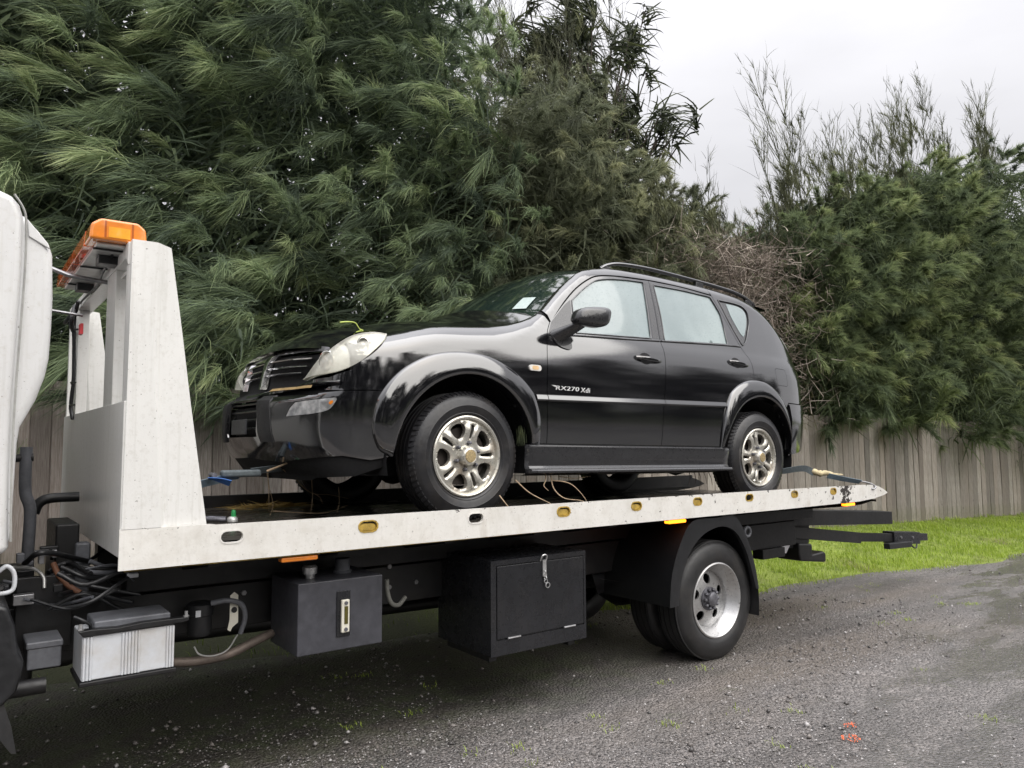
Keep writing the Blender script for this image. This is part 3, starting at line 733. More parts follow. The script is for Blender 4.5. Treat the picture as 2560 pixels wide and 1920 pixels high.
# ================================================================= TOW TRUCK
def white_paint(name, col, chips=False):
    k = MatB(name)
    sp = k.n('ShaderNodeSeparateXYZ'); k.l(k.co(), sp.inputs[0])
    n1 = k.noise(2.2, 5); n2 = k.noise(45, 4, 0.6); st = k.noise(6, 5, 0.6, stretch=(7, 7, 0.35))
    c = k.mixc(k.rng(n1, 0.35, 0.65, 0, 1), tuple(v * 0.93 for v in col), col)
    c = k.mixc(k.rng(st, 0.52, 0.78, 0, 0.16 if chips else 0.36), c, (0.42, 0.41, 0.35))
    if chips: c = k.mixc(k.rng(k.noise(7, 6, 0.68), 0.48, 0.72, 0, 0.34), c, (0.44, 0.40, 0.33))
    c = k.mixc(k.rng(n2, 0.52, 0.75, 0, 0.35), c, (0.5, 0.48, 0.43))
    sp_ = k.rng(k.noise(95, 2, 0.5), 0.70, 0.76, 0, 0.65)
    c = k.mixc(sp_, c, (0.12, 0.10, 0.085))
    rough = k.rng(n1, 0.3, 0.7, 0.3, 0.45)
    if chips:
        # knocks along the deck edge: more towards the tail and along the top lip
        xr = k.rng(sp.outputs['X'], 1.0, 6.6, 0.0, 0.24)
        top = k.rng(sp.outputs['Z'], 1.165, 1.20, 0.0, 0.075)
        nn = k.noise(26, 5, 0.6); thr = k.math('ADD', k.math('ADD', nn, k.math('MULTIPLY', xr, 0.55)), top)
        m = k.rng(thr, 0.755, 0.77, 0, 1)
        tail = k.rng(k.math('ADD', k.math('MULTIPLY', k.noise(22, 5, 0.6), 1.0), k.rng(k.math('ABSOLUTE', k.math('SUBTRACT', sp.outputs['X'], 6.12)), 0.0, 0.2, 0.18, -0.25)), 0.555, 0.57, 0, 1)
        m = k.math('MAXIMUM', m, tail)
        c = k.mixc(m, c, (0.03, 0.025, 0.022)); rough = k.math('ADD', rough, k.math('MULTIPLY', m, 0.25))
        rs = k.math('MULTIPLY', k.rng(k.noise(8, 5, 0.6, stretch=(1, 1, 0.3)), 0.6, 0.75, 0, 0.5), k.rng(sp.outputs['X'], 0.5, 6.5, 0.3, 1))
        c = k.mixc(rs, c, (0.34, 0.27, 0.19))
    k.set(Base_Color=c, Roughness=rough); k.b.inputs['Coat Weight'].default_value = 0.25; k.b.inputs['Coat Roughness'].default_value = 0.15
    k.bump(k.math('ADD', k.noise(140, 3), k.math('MULTIPLY', k.noise(9, 3), 0.6)), 0.10, 0.004)
    return k.m
M_WHITE = white_paint('white_truck_paint', (0.75, 0.745, 0.72))
M_DECKW = white_paint('chipped_white_deck_paint', (0.77, 0.755, 0.715), True)
M_CABW = white_paint('cab_white_paint', (0.70, 0.70, 0.695))
M_BLACK = simple('black_chassis_steel', (0.008, 0.008, 0.009), 0.45, var=0.5, scale=5, bump=0.15, bscale=50, dirt=(0.025, 0.022, 0.019), damt=0.55)
M_BOXB = simple('satin_black_box_paint', (0.013, 0.0135, 0.016), 0.28, var=0.3, scale=3, dirt=(0.035, 0.032, 0.03), damt=0.3)
M_TANK = simple('grey_black_tank_paint', (0.050, 0.051, 0.060), 0.42, var=0.35, scale=4, dirt=(0.016, 0.016, 0.019), dscale=2.2, damt=0.75, bump=0.1)
M_PLAS = simple('black_plastic', (0.013, 0.0135, 0.015), 0.38, var=0.3, scale=6, bump=0.12, bscale=120)
M_RUB = simple('tyre_rubber', (0.020, 0.020, 0.021), 0.48, var=0.4, scale=9, bump=0.2, bscale=70, dirt=(0.055, 0.05, 0.044), damt=0.5)
M_STEEL = simple('painted_silver_steel', (0.55, 0.55, 0.55), 0.33, 0.75, var=0.15, scale=8, dirt=(0.16, 0.14, 0.12), damt=0.35)
M_GALV = simple('grey_metal', (0.30, 0.30, 0.31), 0.4, 0.8, var=0.3, scale=14, dirt=(0.1, 0.085, 0.07), damt=0.5)
M_HUB = simple('dirty_hub_metal', (0.16, 0.16, 0.18), 0.5, 0.5, var=0.5, scale=30, dirt=(0.05, 0.045, 0.04), damt=0.6)
M_ALU = simple('dull_aluminium', (0.60, 0.60, 0.59), 0.42, 0.6, var=0.15, scale=20)
M_BATW = simple('white_plastic_casing', (0.60, 0.62, 0.65), 0.4, var=0.08, scale=10, dirt=(0.34, 0.29, 0.22), dscale=5, damt=0.55)
M_GAUGE = simple('cream_gauge_plastic', (0.75, 0.72, 0.62), 0.4, var=0.1)
M_YEL = simple('old_yellow_lip', (0.40, 0.27, 0.05), 0.6, var=0.5, scale=40, dirt=(0.1, 0.08, 0.05), damt=0.8)
M_HOSE = simple('grey_hose', (0.13, 0.135, 0.15), 0.45, var=0.3)
k = MatB('wet_deck_steel')
n1 = k.noise(3.0, 6, 0.65, stretch=(0.5, 1.4, 1)); n2 = k.noise(60, 4)
c = k.mixc(k.rng(n1, 0.35, 0.65, 0, 1), (0.016, 0.015, 0.014), (0.05, 0.043, 0.036))
k.set(Base_Color=c, Roughness=k.rng(n1, 0.35, 0.65, 0.10, 0.42)).bump(n2, 0.18, 0.004)
M_DECK = k.m
def lens(name, col, emit=0.0, rough=0.12):
    k = MatB(name); n1 = k.noise(25, 3)
    k.set(Base_Color=k.mixc(k.rng(n1, 0.3, 0.7, 0, 1), tuple(v * 0.8 for v in col), col), Roughness=rough)
    k.b.inputs['Coat Weight'].default_value = 1.0; k.b.inputs['Subsurface Weight'].default_value = 0.0
    if emit:
        k.b.inputs['Emission Color'].default_value = (1.0, 0.20, 0.008, 1); k.b.inputs['Emission Strength'].default_value = emit
    return k.m
M_AMBER = lens('amber_lens', (0.85, 0.25, 0.02)); M_ORANGE = lens('orange_red_lens', (0.92, 0.15, 0.02)); M_LIT = lens('lit_amber_lens', (0.9, 0.30, 0.02), 2.6)

truck = empty('tow_truck', (2.9, 4.53, 0))
tag(truck, 'white flatbed tow truck with black chassis carrying the car', 'truck')
_off = Vector((2.9, 4.53, 0))
def tk(mb, name, mat, parent=None, **kw):
    """build in world coordinates, then hang on the truck"""
    o = mb.build(name, mat, **kw)
    if parent is None: o.parent = truck; o.matrix_parent_inverse = Matrix.Translation(-_off)
    else: o.parent = parent
    return o

def inside(poly, p):
    x, y = p; r_ = False; n = len(poly); j = n - 1
    for i in range(n):
        xi, yi = poly[i]; xj, yj = poly[j]
        if (yi > y) != (yj > y) and x < (xj - xi) * (y - yi) / (yj - yi + 1e-15) + xi: r_ = not r_
        j = i
    return r_
def tri2d(outline, holes=(), extra=()):
    """constrained triangulation of a polygon with holes"""
    vs = []; es = []
    for lp in [outline, *holes]:
        o = len(vs); n = len(lp); vs += [Vector(p) for p in lp]; es += [(o + i, o + (i + 1) % n) for i in range(n)]
    vs += [Vector(p) for p in extra]
    V, E, F, *_ = delaunay_2d_cdt(vs, es, [], 0, 1e-7)
    out_ = []
    for f in F:
        c_ = sum((V[i] for i in f), Vector((0, 0))) / len(f)
        if inside(outline, c_) and not any(inside(h_, c_) for h_ in holes): out_.append(tuple(f))
    return [tuple(v) for v in V], out_
def plate(mb, outline, holes, a, b, axis='Y'):
    V, F = tri2d(outline, holes); n = len(V)
    def P(p, t): return {'Y': (p[0], t, p[1]), 'X': (t, p[0], p[1]), 'Z': (p[0], p[1], t)}[axis]
    mb.add([P(p, a) for p in V] + [P(p, b) for p in V], F + [tuple(i + n for i in reversed(f)) for f in F])
    for lp in [outline, *holes]:
        m = len(lp); mb.add([P(p, a) for p in lp] + [P(p, b) for p in lp], [(i, (i + 1) % m, (i + 1) % m + m, i + m) for i in range(m)])
    return mb
def slot(cx, cz, w, h, n=5):
    r_ = h / 2; pts = []
    for s_, a0 in ((1, -90), (-1, 90)):
        for i in range(n + 1):
            a = R(a0 + 180 * i / n); pts.append((cx + s_ * (w / 2 - r_) + r_ * math.cos(a), cz + r_ * math.sin(a)))
    return pts
def floor_z(x): return 1.135 - 0.0159 * (x - 1.0)
YN, YF = 3.48, 5.56

# --- cab (only its rear edge shows)
cabp = [(-1.75, 2.25), (-1.35, 2.55), (-0.3, 2.585), (0.113, 2.561), (0.153, 2.546), (0.18, 2.515), (0.196, 2.46), (0.200, 2.25), (0.193, 1.98), (0.187, 1.74), (0.187, 1.48), (0.195, 1.18), (0.185, 1.15), (0.02, 1.15), (-0.1, 1.05), (-0.3, 0.96), (-0.6, 0.95), (-0.9, 1.05), (-1.0, 0.72), (-1.9, 0.70), (-1.95, 1.2)]
cab = tk(MB().prism(cabp, YN - 0.005, YF - 0.02), 'cab', M_CABW, bev=0.03, seg=4)
rearp = [(0.10, 2.50), (0.200, 2.478), (0.25, 2.425), (0.286, 2.378), (0.300, 2.335), (0.308, 2.156), (0.307, 2.03), (0.303, 1.911), (0.292, 1.84), (0.264, 1.744), (0.215, 1.637), (0.209, 1.575), (0.205, 1.4), (0.202, 1.225), (0.19, 1.165), (0.10, 1.165)]
tk(MB().prism(rearp, YN + 0.012, YF - 0.04), 'cab_corner', M_CABW, bev=0.035, seg=4)
tk(MB().prism([(0.207, 2.462), (0.281, 2.374), (0.289, 2.350), (0.214, 2.392)], YN + 0.004, YN + 0.016), 'cab_vent_cover', M_CABW, bev=0.004)
tk(MB().tube(smooth_path([(0.16, YN - 0.007, 2.549), (0.191, YN - 0.007, 2.50), (0.203, YN - 0.007, 2.44), (0.206, YN - 0.007, 2.25), (0.199, YN - 0.007, 1.98), (0.193, YN - 0.007, 1.74), (0.193, YN - 0.007, 1.48), (0.2, YN - 0.007, 1.2)], 4), 0.0045, 6), 'rubber_seal', simple('grey_rubber_seal', (0.34, 0.34, 0.32), 0.6), smooth=60)
# front mudguard and its flap
mg = [(-0.02, 0.985), (0.15, 0.972), (0.203, 0.955), (0.228, 0.881), (0.243, 0.777), (0.262, 0.74), (0.258, 0.69), (0.242, 0.627), (0.20, 0.585), (0.10, 0.56), (0.10, 0.85), (-0.02, 0.90)]
tk(MB().prism(mg, YN + 0.01, YN + 0.42), 'front_mudguard', M_PLAS, bev=0.02, seg=3)
tk(MB().prism([(0.12, 0.585), (0.205, 0.588), (0.232, 0.50), (0.252, 0.395), (0.235, 0.40), (0.19, 0.47), (0.12, 0.50)], YN + 0.03, YN + 0.04), 'mud_flap', M_RUB)

# --- headboard
hb = empty('headboard'); hb.parent = truck; hb.matrix_parent_inverse = Matrix.Translation(-_off)
def gusset(Y0, s, nm):
    """folded side sheet with one crease; s = +1 near side, -1 far side"""
    zs = [2.44, 2.2, 2.02, 1.76, 1.5, 1.24, 1.215]
    lx = [0.586, 0.585, 0.585, 0.584, 0.582, 0.581, 0.58]; cx = [0.668, 0.672, 0.676, 0.694, 0.712, 0.730, 0.732]; rx = [0.745, 0.779, 0.805, 0.841, 0.880, 0.919, 0.923]
    mb = MB()
    def ring(off): return [[(a, Y0 + s * off, z) for a, z in zip(lx, zs)], [(a, Y0 + s * (off), z) for a, z in zip(cx, zs)], [(a + 0.018, Y0 + s * (off + 0.014 * min(1, (2.44 - z) * 3)), z) for a, z in zip(cx, zs)], [(a, Y0 + s * (off + 0.022), z - (0.012 if z > 2.4 else 0)) for a, z in zip(rx, zs)]]
    A_, B_ = ring(0), ring(0.045)
    mb.strip(A_); mb.strip([list(reversed(q)) for q in B_])
    mb.strip([A_[0], B_[0]]); mb.strip([A_[3], B_[3]])
    mb.strip([[q[0] for q in A_], [q[0] for q in B_]]); mb.strip([[q[-1] for q in A_], [q[-1] for q in B_]])
    return tk(mb, nm, M_WHITE, hb, smooth=28)
gusset(YN, 1, 'side_panel'); gusset(YF, -1, 'side_panel')
tk(MB().box(0.575, 0.60, YN + 0.006, YF - 0.006, 1.10, 1.75), 'front_panel', M_WHITE, hb, bev=0.004)
tk(MB().prism([(YN + 0.046, 2.438), (YF - 0.046, 2.438), (YF - 0.046, 2.375), (YN + 0.09, 2.375), (YN + 0.05, 2.34), (YN + 0.046, 2.34)], 0.578, 0.66, 'X'), 'top_beam', M_WHITE, hb, bev=0.004)
tk(MB().box(0.582, 0.64, 3.84, 4.08, 1.745, 2.376), 'post', M_WHITE, hb, bev=0.004)
tk(MB().box(0.582, 0.64, 5.10, 5.20, 1.745, 2.376), 'post', M_WHITE, hb, bev=0.004)
tk(MB().box(0.584, 0.61, YN + 0.047, YN + 0.11, 1.745, 2.345), 'post', M_WHITE, hb, bev=0.003)
for z_ in (2.33, 1.745): tk(MB().box(0.60, 0.70, YN + 0.05, 3.82, z_, z_ + 0.015), 'window_ledge', M_WHITE, hb, bev=0.003)
mb = MB()
mb.tube(smooth_path([(0.56, 4.95, 2.40), (0.55, 5.02, 2.3), (0.56, 5.06, 2.15), (0.565, 5.07, 1.95), (0.56, 5.1, 1.8), (0.57, 5.08, 1.72)], 6), 0.011, 6)
mb.tube(smooth_path([(0.565, 4.9, 2.38), (0.555, 4.7, 2.37), (0.57, 4.3, 2.385), (0.56, 4.1, 2.40), (0.55, 3.75, 2.42)], 6), 0.006, 6)
mb.tube(smooth_path([(0.56, 5.0, 2.37), (0.52, 5.15, 2.30), (0.55, 5.3, 2.33), (0.56, 5.1, 2.24), (0.53, 4.95, 2.28), (0.55, 5.0, 2.38)], 6), 0.012, 6)
for z_ in (2.24, 1.93, 1.8): mb.tube([(0.565, 4.98, z_), (0.553, 5.07, z_ + 0.005), (0.575, 5.2, z_ - 0.004)], 0.006, 6)
tk(mb, 'cable', M_PLAS, hb, smooth=60)
tk(MB().box(0.566, 0.58, 4.86, 4.94, 2.20, 2.26), 'label_plate', simple('red_sticker', (0.6, 0.05, 0.06), 0.5), hb)
# light bar
lb = empty('light_bar'); lb.parent = truck; lb.matrix_parent_inverse = Matrix.Translation(-_off)
def lbar(y0, y1): return MB().prism([(0.432, 2.438), (0.438, 2.505), (0.475, 2.532), (0.62, 2.532), (0.652, 2.505), (0.658, 2.438)], y0, y1)
tk(lbar(3.555, 3.72), 'lens', M_AMBER, lb, bev=0.012, seg=3)
M_DKOR = lens('dark_orange_band', (0.45, 0.10, 0.01))
for x_ in (0.493, 0.598): tk(MB().prism([(x_ - 0.004, 2.450), (x_ + 0.004, 2.450), (x_ + 0.004, 2.522), (x_ - 0.004, 2.522)], 3.5535, 3.5565), 'lens_divider', M_DKOR, lb)
tk(MB().box(0.505, 0.588, 3.5525, 3.5565, 2.452, 2.498), 'reflector', lens('yellow_amber_reflector', (0.95, 0.42, 0.03)), lb)
tk(lbar(3.722, 4.12), 'lens', M_ORANGE, lb, bev=0.003); tk(lbar(4.122, 4.60), 'lens', M_ORANGE, lb, bev=0.003); tk(lbar(4.602, 4.78), 'lens', M_ORANGE, lb, bev=0.006, seg=3)
tk(MB().box(0.468, 0.632, 3.60, 4.74, 2.424, 2.4375), 'base_tray', M_ALU, lb, bev=0.003)
for y_ in (3.78, 4.5): tk(MB().box(0.50, 0.60, y_, y_ + 0.09, 2.385, 2.4235), 'bracket', M_PLAS, lb, bev=0.004)
for y_ in (3.66, 4.07, 4.55): tk(MB().box(0.461, 0.636, y_ - 0.006, y_ + 0.006, 2.416, 2.4235), 'rib', M_PLAS, lb)
tk(MB().tube([(0.60, 4.10, 2.36), (0.42, 4.12, 2.38), (0.30, 4.16, 2.43), (0.275, 4.17, 2.49)], 0.011, 6), 'antenna_arm', M_GALV, hb, smooth=60)
tk(MB().tube([(0.58, 4.9, 2.31), (0.40, 4.92, 2.33), (0.2, 4.95, 2.36)], 0.008, 6), 'antenna_arm', M_GALV, hb, smooth=60)

# --- deck
deck = empty('deck'); deck.parent = truck; deck.matrix_parent_inverse = Matrix.Translation(-_off)
mb = MB(); nX = 24; xs_ = np.linspace(0.60, 6.70, nX)
mb.strip([[(x, YN + 0.04, floor_z(x)) for x in xs_], [(x, YF - 0.04, floor_z(x)) for x in xs_]])
mb.strip([[(x, YN + 0.04, floor_z(x) - 0.045 * min(1, (6.72 - x) * 3)) for x in xs_], [(x, YF - 0.04, floor_z(x) - 0.045 * min(1, (6.72 - x) * 3)) for x in xs_]])
mb.add([(6.70, YN + .04, floor_z(6.7)), (6.70, YF - .04, floor_z(6.7)), (6.70, YF - .04, floor_z(6.7) - .02), (6.70, YN + .04, floor_z(6.7) - .02)], [(0, 1, 2, 3)])
tk(mb, 'deck_plate', M_DECK, deck)
rail_out = [(0.574, 1.049), (2.5, 1.046), (5.23, 1.040), (6.08, 1.044), (6.34, 1.045), (6.59, 1.060), (6.75, 1.080), (6.825, 1.098), (6.825, 1.106), (6.75, 1.140), (6.67, 1.165), (6.60, 1.178), (6.43, 1.185), (5.24, 1.193), (3.0, 1.203), (0.96, 1.212), (0.935, 1.2165), (0.574, 1.2165)]
HX = [(1.028, 0.10, 0.05), (1.693, 0.10, 0.05), (2.341, 0.10, 0.052), (2.975, 0.098, 0.05), (3.598, 0.09, 0.048), (4.205, 0.088, 0.046), (4.794, 0.085, 0.044), (5.376, 0.085, 0.045), (5.936, 0.085, 0.045)]
holes = [slot(x, 1.156 - 0.001 * x, w_, h_) for x, w_, h_ in HX]
near_rail = tk(plate(MB(), rail_out, holes, YN, YN + 0.012), 'side_rail', M_DECKW, deck, bev=0.0025)
tk(plate(MB(), rail_out, holes, YF - 0.012, YF), 'side_rail', M_BLACK, deck, bev=0.0025)
tk(MB().strip([[(x, YN + 0.012, 1.0415) for x in (0.6, 6.3)], [(x, YN + 0.075, 1.0415) for x in (0.6, 6.3)]]).strip([[(0.6, YN + 0.075, 1.0415), (6.3, YN + 0.075, 1.0415)], [(0.6, YN + 0.075, 1.10), (6.3, YN + 0.075, 1.06)]]), 'rail_channel', M_YEL, deck)
for i_, (x, w_, h_) in enumerate(HX):
    mb = MB(); s_ = slot(x, 1.156 - 0.001 * x, w_ + 0.012, h_ + 0.012)
    plate(mb, s_, [slot(x, 1.156 - 0.001 * x, w_ - 0.002, h_ - 0.002)], YN - 0.0025, YN + 0.018)
    tk(mb, 'slot_rim', M_DECKW if i_ in (0, 2) else M_YEL, deck)
    if i_ in (1, 3, 4, 5, 7, 8):      # old yellow packing behind the tie slots
        tk(MB().prism(slot(x, 1.150 - 0.001 * x, w_ - 0.006, h_ - 0.012), YN + 0.006, YN + 0.035), 'slot_packing', M_YEL, deck, bev=0.006)
tk(MB().box(0.6, 6.6, YF - 0.035, YF - 0.012, 1.08, 1.205), 'inner_rail', M_BLACK, deck)
# marker lamps hung under the rail
for (x0, x1, m_, lit) in ((1.262, 1.442, M_AMBER, 0), (3.933, 4.107, M_LIT, 1), (6.17, 6.31, M_LIT, 1)):
    tk(MB().box(x0, x1, YN + 0.02, YN + 0.07, 1.012, 1.036), 'marker_lamp', m_, bev=0.008, seg=3)
    tk(MB().box(x0 - 0.015, x1 + 0.015, YN + 0.03, YN + 0.09, 1.033, 1.045), 'lamp_bracket', M_BLACK)

# --- chassis
ch = empty('chassis'); ch.parent = truck; ch.matrix_parent_inverse = Matrix.Translation(-_off)
for y_ in (4.08, 4.92): tk(MB().box(-1.4, 6.3, y_, y_ + 0.08, 0.62, 0.84), 'chassis_beam', M_BLACK, ch, bev=0.006)
for y_ in (4.02, 4.90): tk(MB().box(0.7, 6.5, y_, y_ + 0.12, 0.86, 1.02), 'subframe_beam', M_BLACK, ch, bev=0.006)
for x_ in np.arange(0.95, 6.4, 0.62): tk(MB().prism([(YN + 0.08, 1.05), (YF - 0.08, 1.05), (YF - 0.08, 1.02), (5.05, 0.95), (4.0, 0.95), (YN + 0.08, 1.02)], x_, x_ + 0.06, 'X'), 'cross_member', M_BLACK, ch)
tk(MB().cyl((4.50, 3.75, 0.425), (4.50, 5.35, 0.425), 0.07, 16).lathe([(0.02, -0.25), (0.16, -0.16), (0.2, 0), (0.16, 0.16), (0.02, 0.25)], (4.5, 4.55, 0.425), 'Y', 20), 'rear_axle', M_BLACK, ch, smooth=50)
tk(MB().cyl((0.6, 4.5, 0.55), (4.2, 4.52, 0.47), 0.055, 14), 'drive_shaft', M_BLACK, ch, smooth=50)
tk(MB().box(-0.9, 0.35, 4.15, 4.85, 0.45, 0.95).box(0.1, 0.55, 4.25, 4.75, 0.5, 0.82), 'gearbox', M_BLACK, ch, bev=0.05, seg=3)
for y_ in (4.0, 5.02): 
    tk(MB().strip([[(x, y_ - 0.035, z) for x, z in smooth_path([(3.75, 0.60), (4.1, 0.53), (4.5, 0.505), (4.9, 0.53), (5.3, 0.62)], 5)], [(x, y_ + 0.035, z) for x, z in smooth_path([(3.75, 0.60), (4.1, 0.53), (4.5, 0.505), (4.9, 0.53), (5.3, 0.62)], 5)]]), 'leaf_spring', M_BLACK, ch)

# wheels
def wheel_truck(cx, yo, cz, inward=1, parent=None):
    w = empty('wheel'); w.parent = truck; w.matrix_parent_inverse = Matrix.Translation(-_off)
    Rr, Wd = 0.425, 0.235; s = inward
    prof = [(0.262, 0.020), (0.285, 0.006), (0.315, -0.004), (0.35, 0.0), (0.385, 0.010), (0.405, 0.022), (0.415, 0.036)]
    for gx in (0.05, 0.10, 0.15, 0.185): prof += [(0.424, gx - 0.012), (0.425, gx - 0.005), (0.414, gx - 0.003), (0.414, gx + 0.003), (0.425, gx + 0.005)]
    prof += [(0.418, 0.205), (0.40, 0.222), (0.36, 0.236), (0.30, 0.236), (0.262, 0.22)]
    tk(MB().lathe([(r_, s * t) for r_, t in prof], (cx, yo, cz), 'Y', 64), 'tyre', M_RUB, w, smooth=40)
    return w
def steel_rim(w, cx, yo, cz, s=1):
    prof = [(0.258, 0.030), (0.268, 0.022), (0.268, 0.010), (0.259, 0.006), (0.250, 0.012), (0.244, 0.030), (0.225, 0.045), (0.216, 0.075), (0.205, 0.085), (0.200, 0.120)]
    tk(MB().lathe([(r_, s * t) for r_, t in prof], (cx, yo, cz), 'Y', 64), 'rim', M_STEEL, w, smooth=50)
    out_ = [(0.2 * math.cos(a), 0.2 * math.sin(a)) for a in np.linspace(0, 2 * math.pi, 48, endpoint=False)]
    hs = [[(0.142 * math.cos(b) + 0.036 * math.cos(a), 0.142 * math.sin(b) + 0.036 * math.sin(a)) for a in np.linspace(0, 2 * math.pi, 14, endpoint=False)] for b in np.linspace(R(18), R(378), 5, endpoint=False)]
    V, F = tri2d(out_, hs, [(0.09 * math.cos(a), 0.09 * math.sin(a)) for a in np.linspace(0, 6.28, 30)])
    def dz(p):
        r_ = math.hypot(*p); return 0.120 - 0.03 * max(0, min(1, (0.2 - r_) / 0.1))
    mb = MB(); n_ = len(V)
    mb.add([(cx + p[0], yo + s * dz(p), cz + p[1]) for p in V], F)
    for h_ in hs:
        m_ = len(h_); mb.add([(cx + p[0], yo + s * dz(p), cz + p[1]) for p in h_] + [(cx + p[0], yo + s * (dz(p) + 0.012), cz + p[1]) for p in h_], [(i, (i + 1) % m_, (i + 1) % m_ + m_, i + m_) for i in range(m_)])
    tk(mb, 'wheel_disc', M_STEEL, w, smooth=40)
    hub = tk(MB().lathe([(0.085, 0.10), (0.085, 0.078), (0.055, 0.070), (0.05, 0.045), (0.035, 0.035), (0.001, 0.034)], (cx, yo, cz), 'Y', 28), 'hub', M_HUB, w, smooth=40)
    for a in np.linspace(0, 2 * math.pi, 10, endpoint=False):
        c_ = (cx + 0.068 * math.cos(a), yo, cz + 0.068 * math.sin(a))
        tk(MB().lathe([(0.013, s * 0.08), (0.013, s * 0.055), (0.008, s * 0.05), (0.001, s * 0.048)], c_, 'Y', 6), 'wheel_nut', M_HUB, w)
wr = wheel_truck(4.50, 3.555, 0.425); steel_rim(wr, 4.50, 3.555, 0.425)
wheel_truck(4.50, 3.83, 0.425)
wheel_truck(4.50, 5.02, 0.425); wheel_truck(4.50, 5.27, 0.425)
wf = wheel_truck(-0.55, 3.56, 0.425); steel_rim(wf, -0.55, 3.56, 0.425)

# rear mudguard: arch sheet over the twin wheels, with a face flange
gi = smooth_path([(4.010, 0.46), (4.020, 0.52), (4.055, 0.66), (4.150, 0.815), (4.298, 0.920), (4.495, 0.958), (4.652, 0.905), (4.764, 0.765), (4.831, 0.60), (4.875, 0.47)], 4)
go = smooth_path([(3.920, 0.455), (3.925, 0.52), (3.950, 0.68), (4.035, 0.865), (4.170, 1.015), (4.42, 1.022), (4.650, 1.018), (4.797, 0.817), (4.868, 0.63), (4.905, 0.47)], 4)
mg_ = tk(MB().strip([[(p[0], 3.50, p[1]) for p in go], [(p[0], 3.496, p[1]) for p in [(a * 0.5 + b * 0.5) for a, b in zip(go, gi)]], [(p[0], 3.502, p[1]) for p in gi], [(p[0], 3.53, p[1]) for p in gi]])
   .strip([[(p[0], 3.50, p[1]) for p in go], [(p[0], 3.515, p[1]) for p in [(a * 0.93 + b * 0.07) for a, b in zip(go, gi)]], [(p[0], 4.14, p[1]) for p in [(a * 0.93 + b * 0.07) for a, b in zip(go, gi)]]]), 'rear_mudguard', M_PLAS, smooth=35)
tk(MB().prism([(3.924, 0.462), (3.935, 0.70), (4.02, 0.872), (4.16, 1.018), (4.16, 1.03), (3.80, 1.03), (3.80, 0.62), (3.86, 0.46)], 4.14, 4.15), 'guard_skirt', M_PLAS, mg_)
tk(MB().strip([[(4.900, 3.51, 0.50), (4.908, 3.51, 0.38), (4.903, 3.51, 0.27)], [(4.900, 4.1, 0.50), (4.908, 4.1, 0.38), (4.903, 4.1, 0.27)]]).strip([[(4.906, 3.51, 0.50), (4.914, 3.51, 0.38), (4.909, 3.51, 0.27)], [(4.906, 4.1, 0.50), (4.914, 4.1, 0.38), (4.909, 4.1, 0.27)]]), 'mud_flap', M_RUB)

# battery box
bb = empty('battery_box'); bb.parent = truck; bb.matrix_parent_inverse = Matrix.Translation(-_off)
tk(MB().box(0.47, 0.825, 3.60, 3.86, 0.597, 0.778), 'battery', M_BATW, bb, bev=0.006)
for x0, n_, sp_ in ((0.4735, 3, 0.0125), (0.617, 6, 0.0125), (0.792, 3, 0.0115)):
    for i in range(n_): tk(MB().tube([(x0 + i * sp_ + 0.005, 3.599, 0.60), (x0 + i * sp_ + 0.005, 3.599, 0.775)], 0.0055, 8), 'rib', M_BATW, bb, smooth=50)
tk(MB().box(0.462, 0.835, 3.585, 3.87, 0.578, 0.596), 'tray', M_BLACK, bb, bev=0.004)
tk(MB().prism([(0.452, 0.803), (0.470, 0.779), (0.86, 0.785), (0.882, 0.79), (0.882, 0.806), (0.70, 0.808), (0.60, 0.800), (0.50, 0.806)], 3.585, 3.63), 'clamp_bar', M_BLACK, bb, bev=0.004)
tk(MB().box(0.515, 0.815, 3.63, 3.84, 0.779, 0.828), 'lid', M_HOSE, bb, bev=0.008)
for x_ in (0.462, 0.872): tk(MB().cyl((x_, 3.60, 0.80), (x_, 3.60, 0.83), 0.007, 8).cyl((x_, 3.60, 0.806), (x_, 3.60, 0.812), 0.013, 6), 'bolt', M_STEEL, bb)
mb = MB(); mb.tube(smooth_path([(0.44, 3.62, 0.86), (0.47, 3.6, 0.845), (0.50, 3.61, 0.82), (0.495, 3.62, 0.79)], 5), 0.007, 6)
mb.tube(smooth_path([(0.38, 3.75, 0.875), (0.50, 3.68, 0.90), (0.60, 3.70, 0.955), (0.67, 3.75, 0.985)], 6), 0.008, 6); mb.tube(smooth_path([(0.30, 3.8, 0.92), (0.42, 3.72, 0.88), (0.5, 3.7, 0.895), (0.62, 3.72, 0.94)], 6), 0.006, 6)
tk(mb, 'battery_cable', M_PLAS, bb, smooth=60)
tk(MB().box(0.655, 0.70, 3.735, 3.76, 0.977, 0.996), 'connector', M_BATW, bb, bev=0.004)
# engine bay clutter between cab and headboard
cl = empty('underbody_fittings'); cl.parent = truck; cl.matrix_parent_inverse = Matrix.Translation(-_off)
tk(MB().box(0.293, 0.418, 3.78, 3.98, 0.63, 0.72).box(0.288, 0.423, 3.775, 3.985, 0.715, 0.745), 'relay_box', M_HOSE, cl, bev=0.008)
tk(MB().box(0.26, 0.48, 4.02, 4.06, 0.66, 0.98), 'support_plate', M_BLACK, cl, bev=0.005)
tk(MB().tube(smooth_path([(0.30, 4.38, 1.56), (0.30, 4.38, 1.42), (0.305, 4.38, 1.33), (0.327, 4.38, 1.25), (0.325, 4.38, 1.05), (0.33, 4.38, 0.85)], 5), 0.027, 12), 'tilt_strut', M_HOSE, cl, smooth=60)
tk(MB().tube([(0.18, 4.38, 1.50), (0.33, 4.38, 1.51)], 0.02, 10), 'strut_pin', M_BLACK, cl, smooth=60)
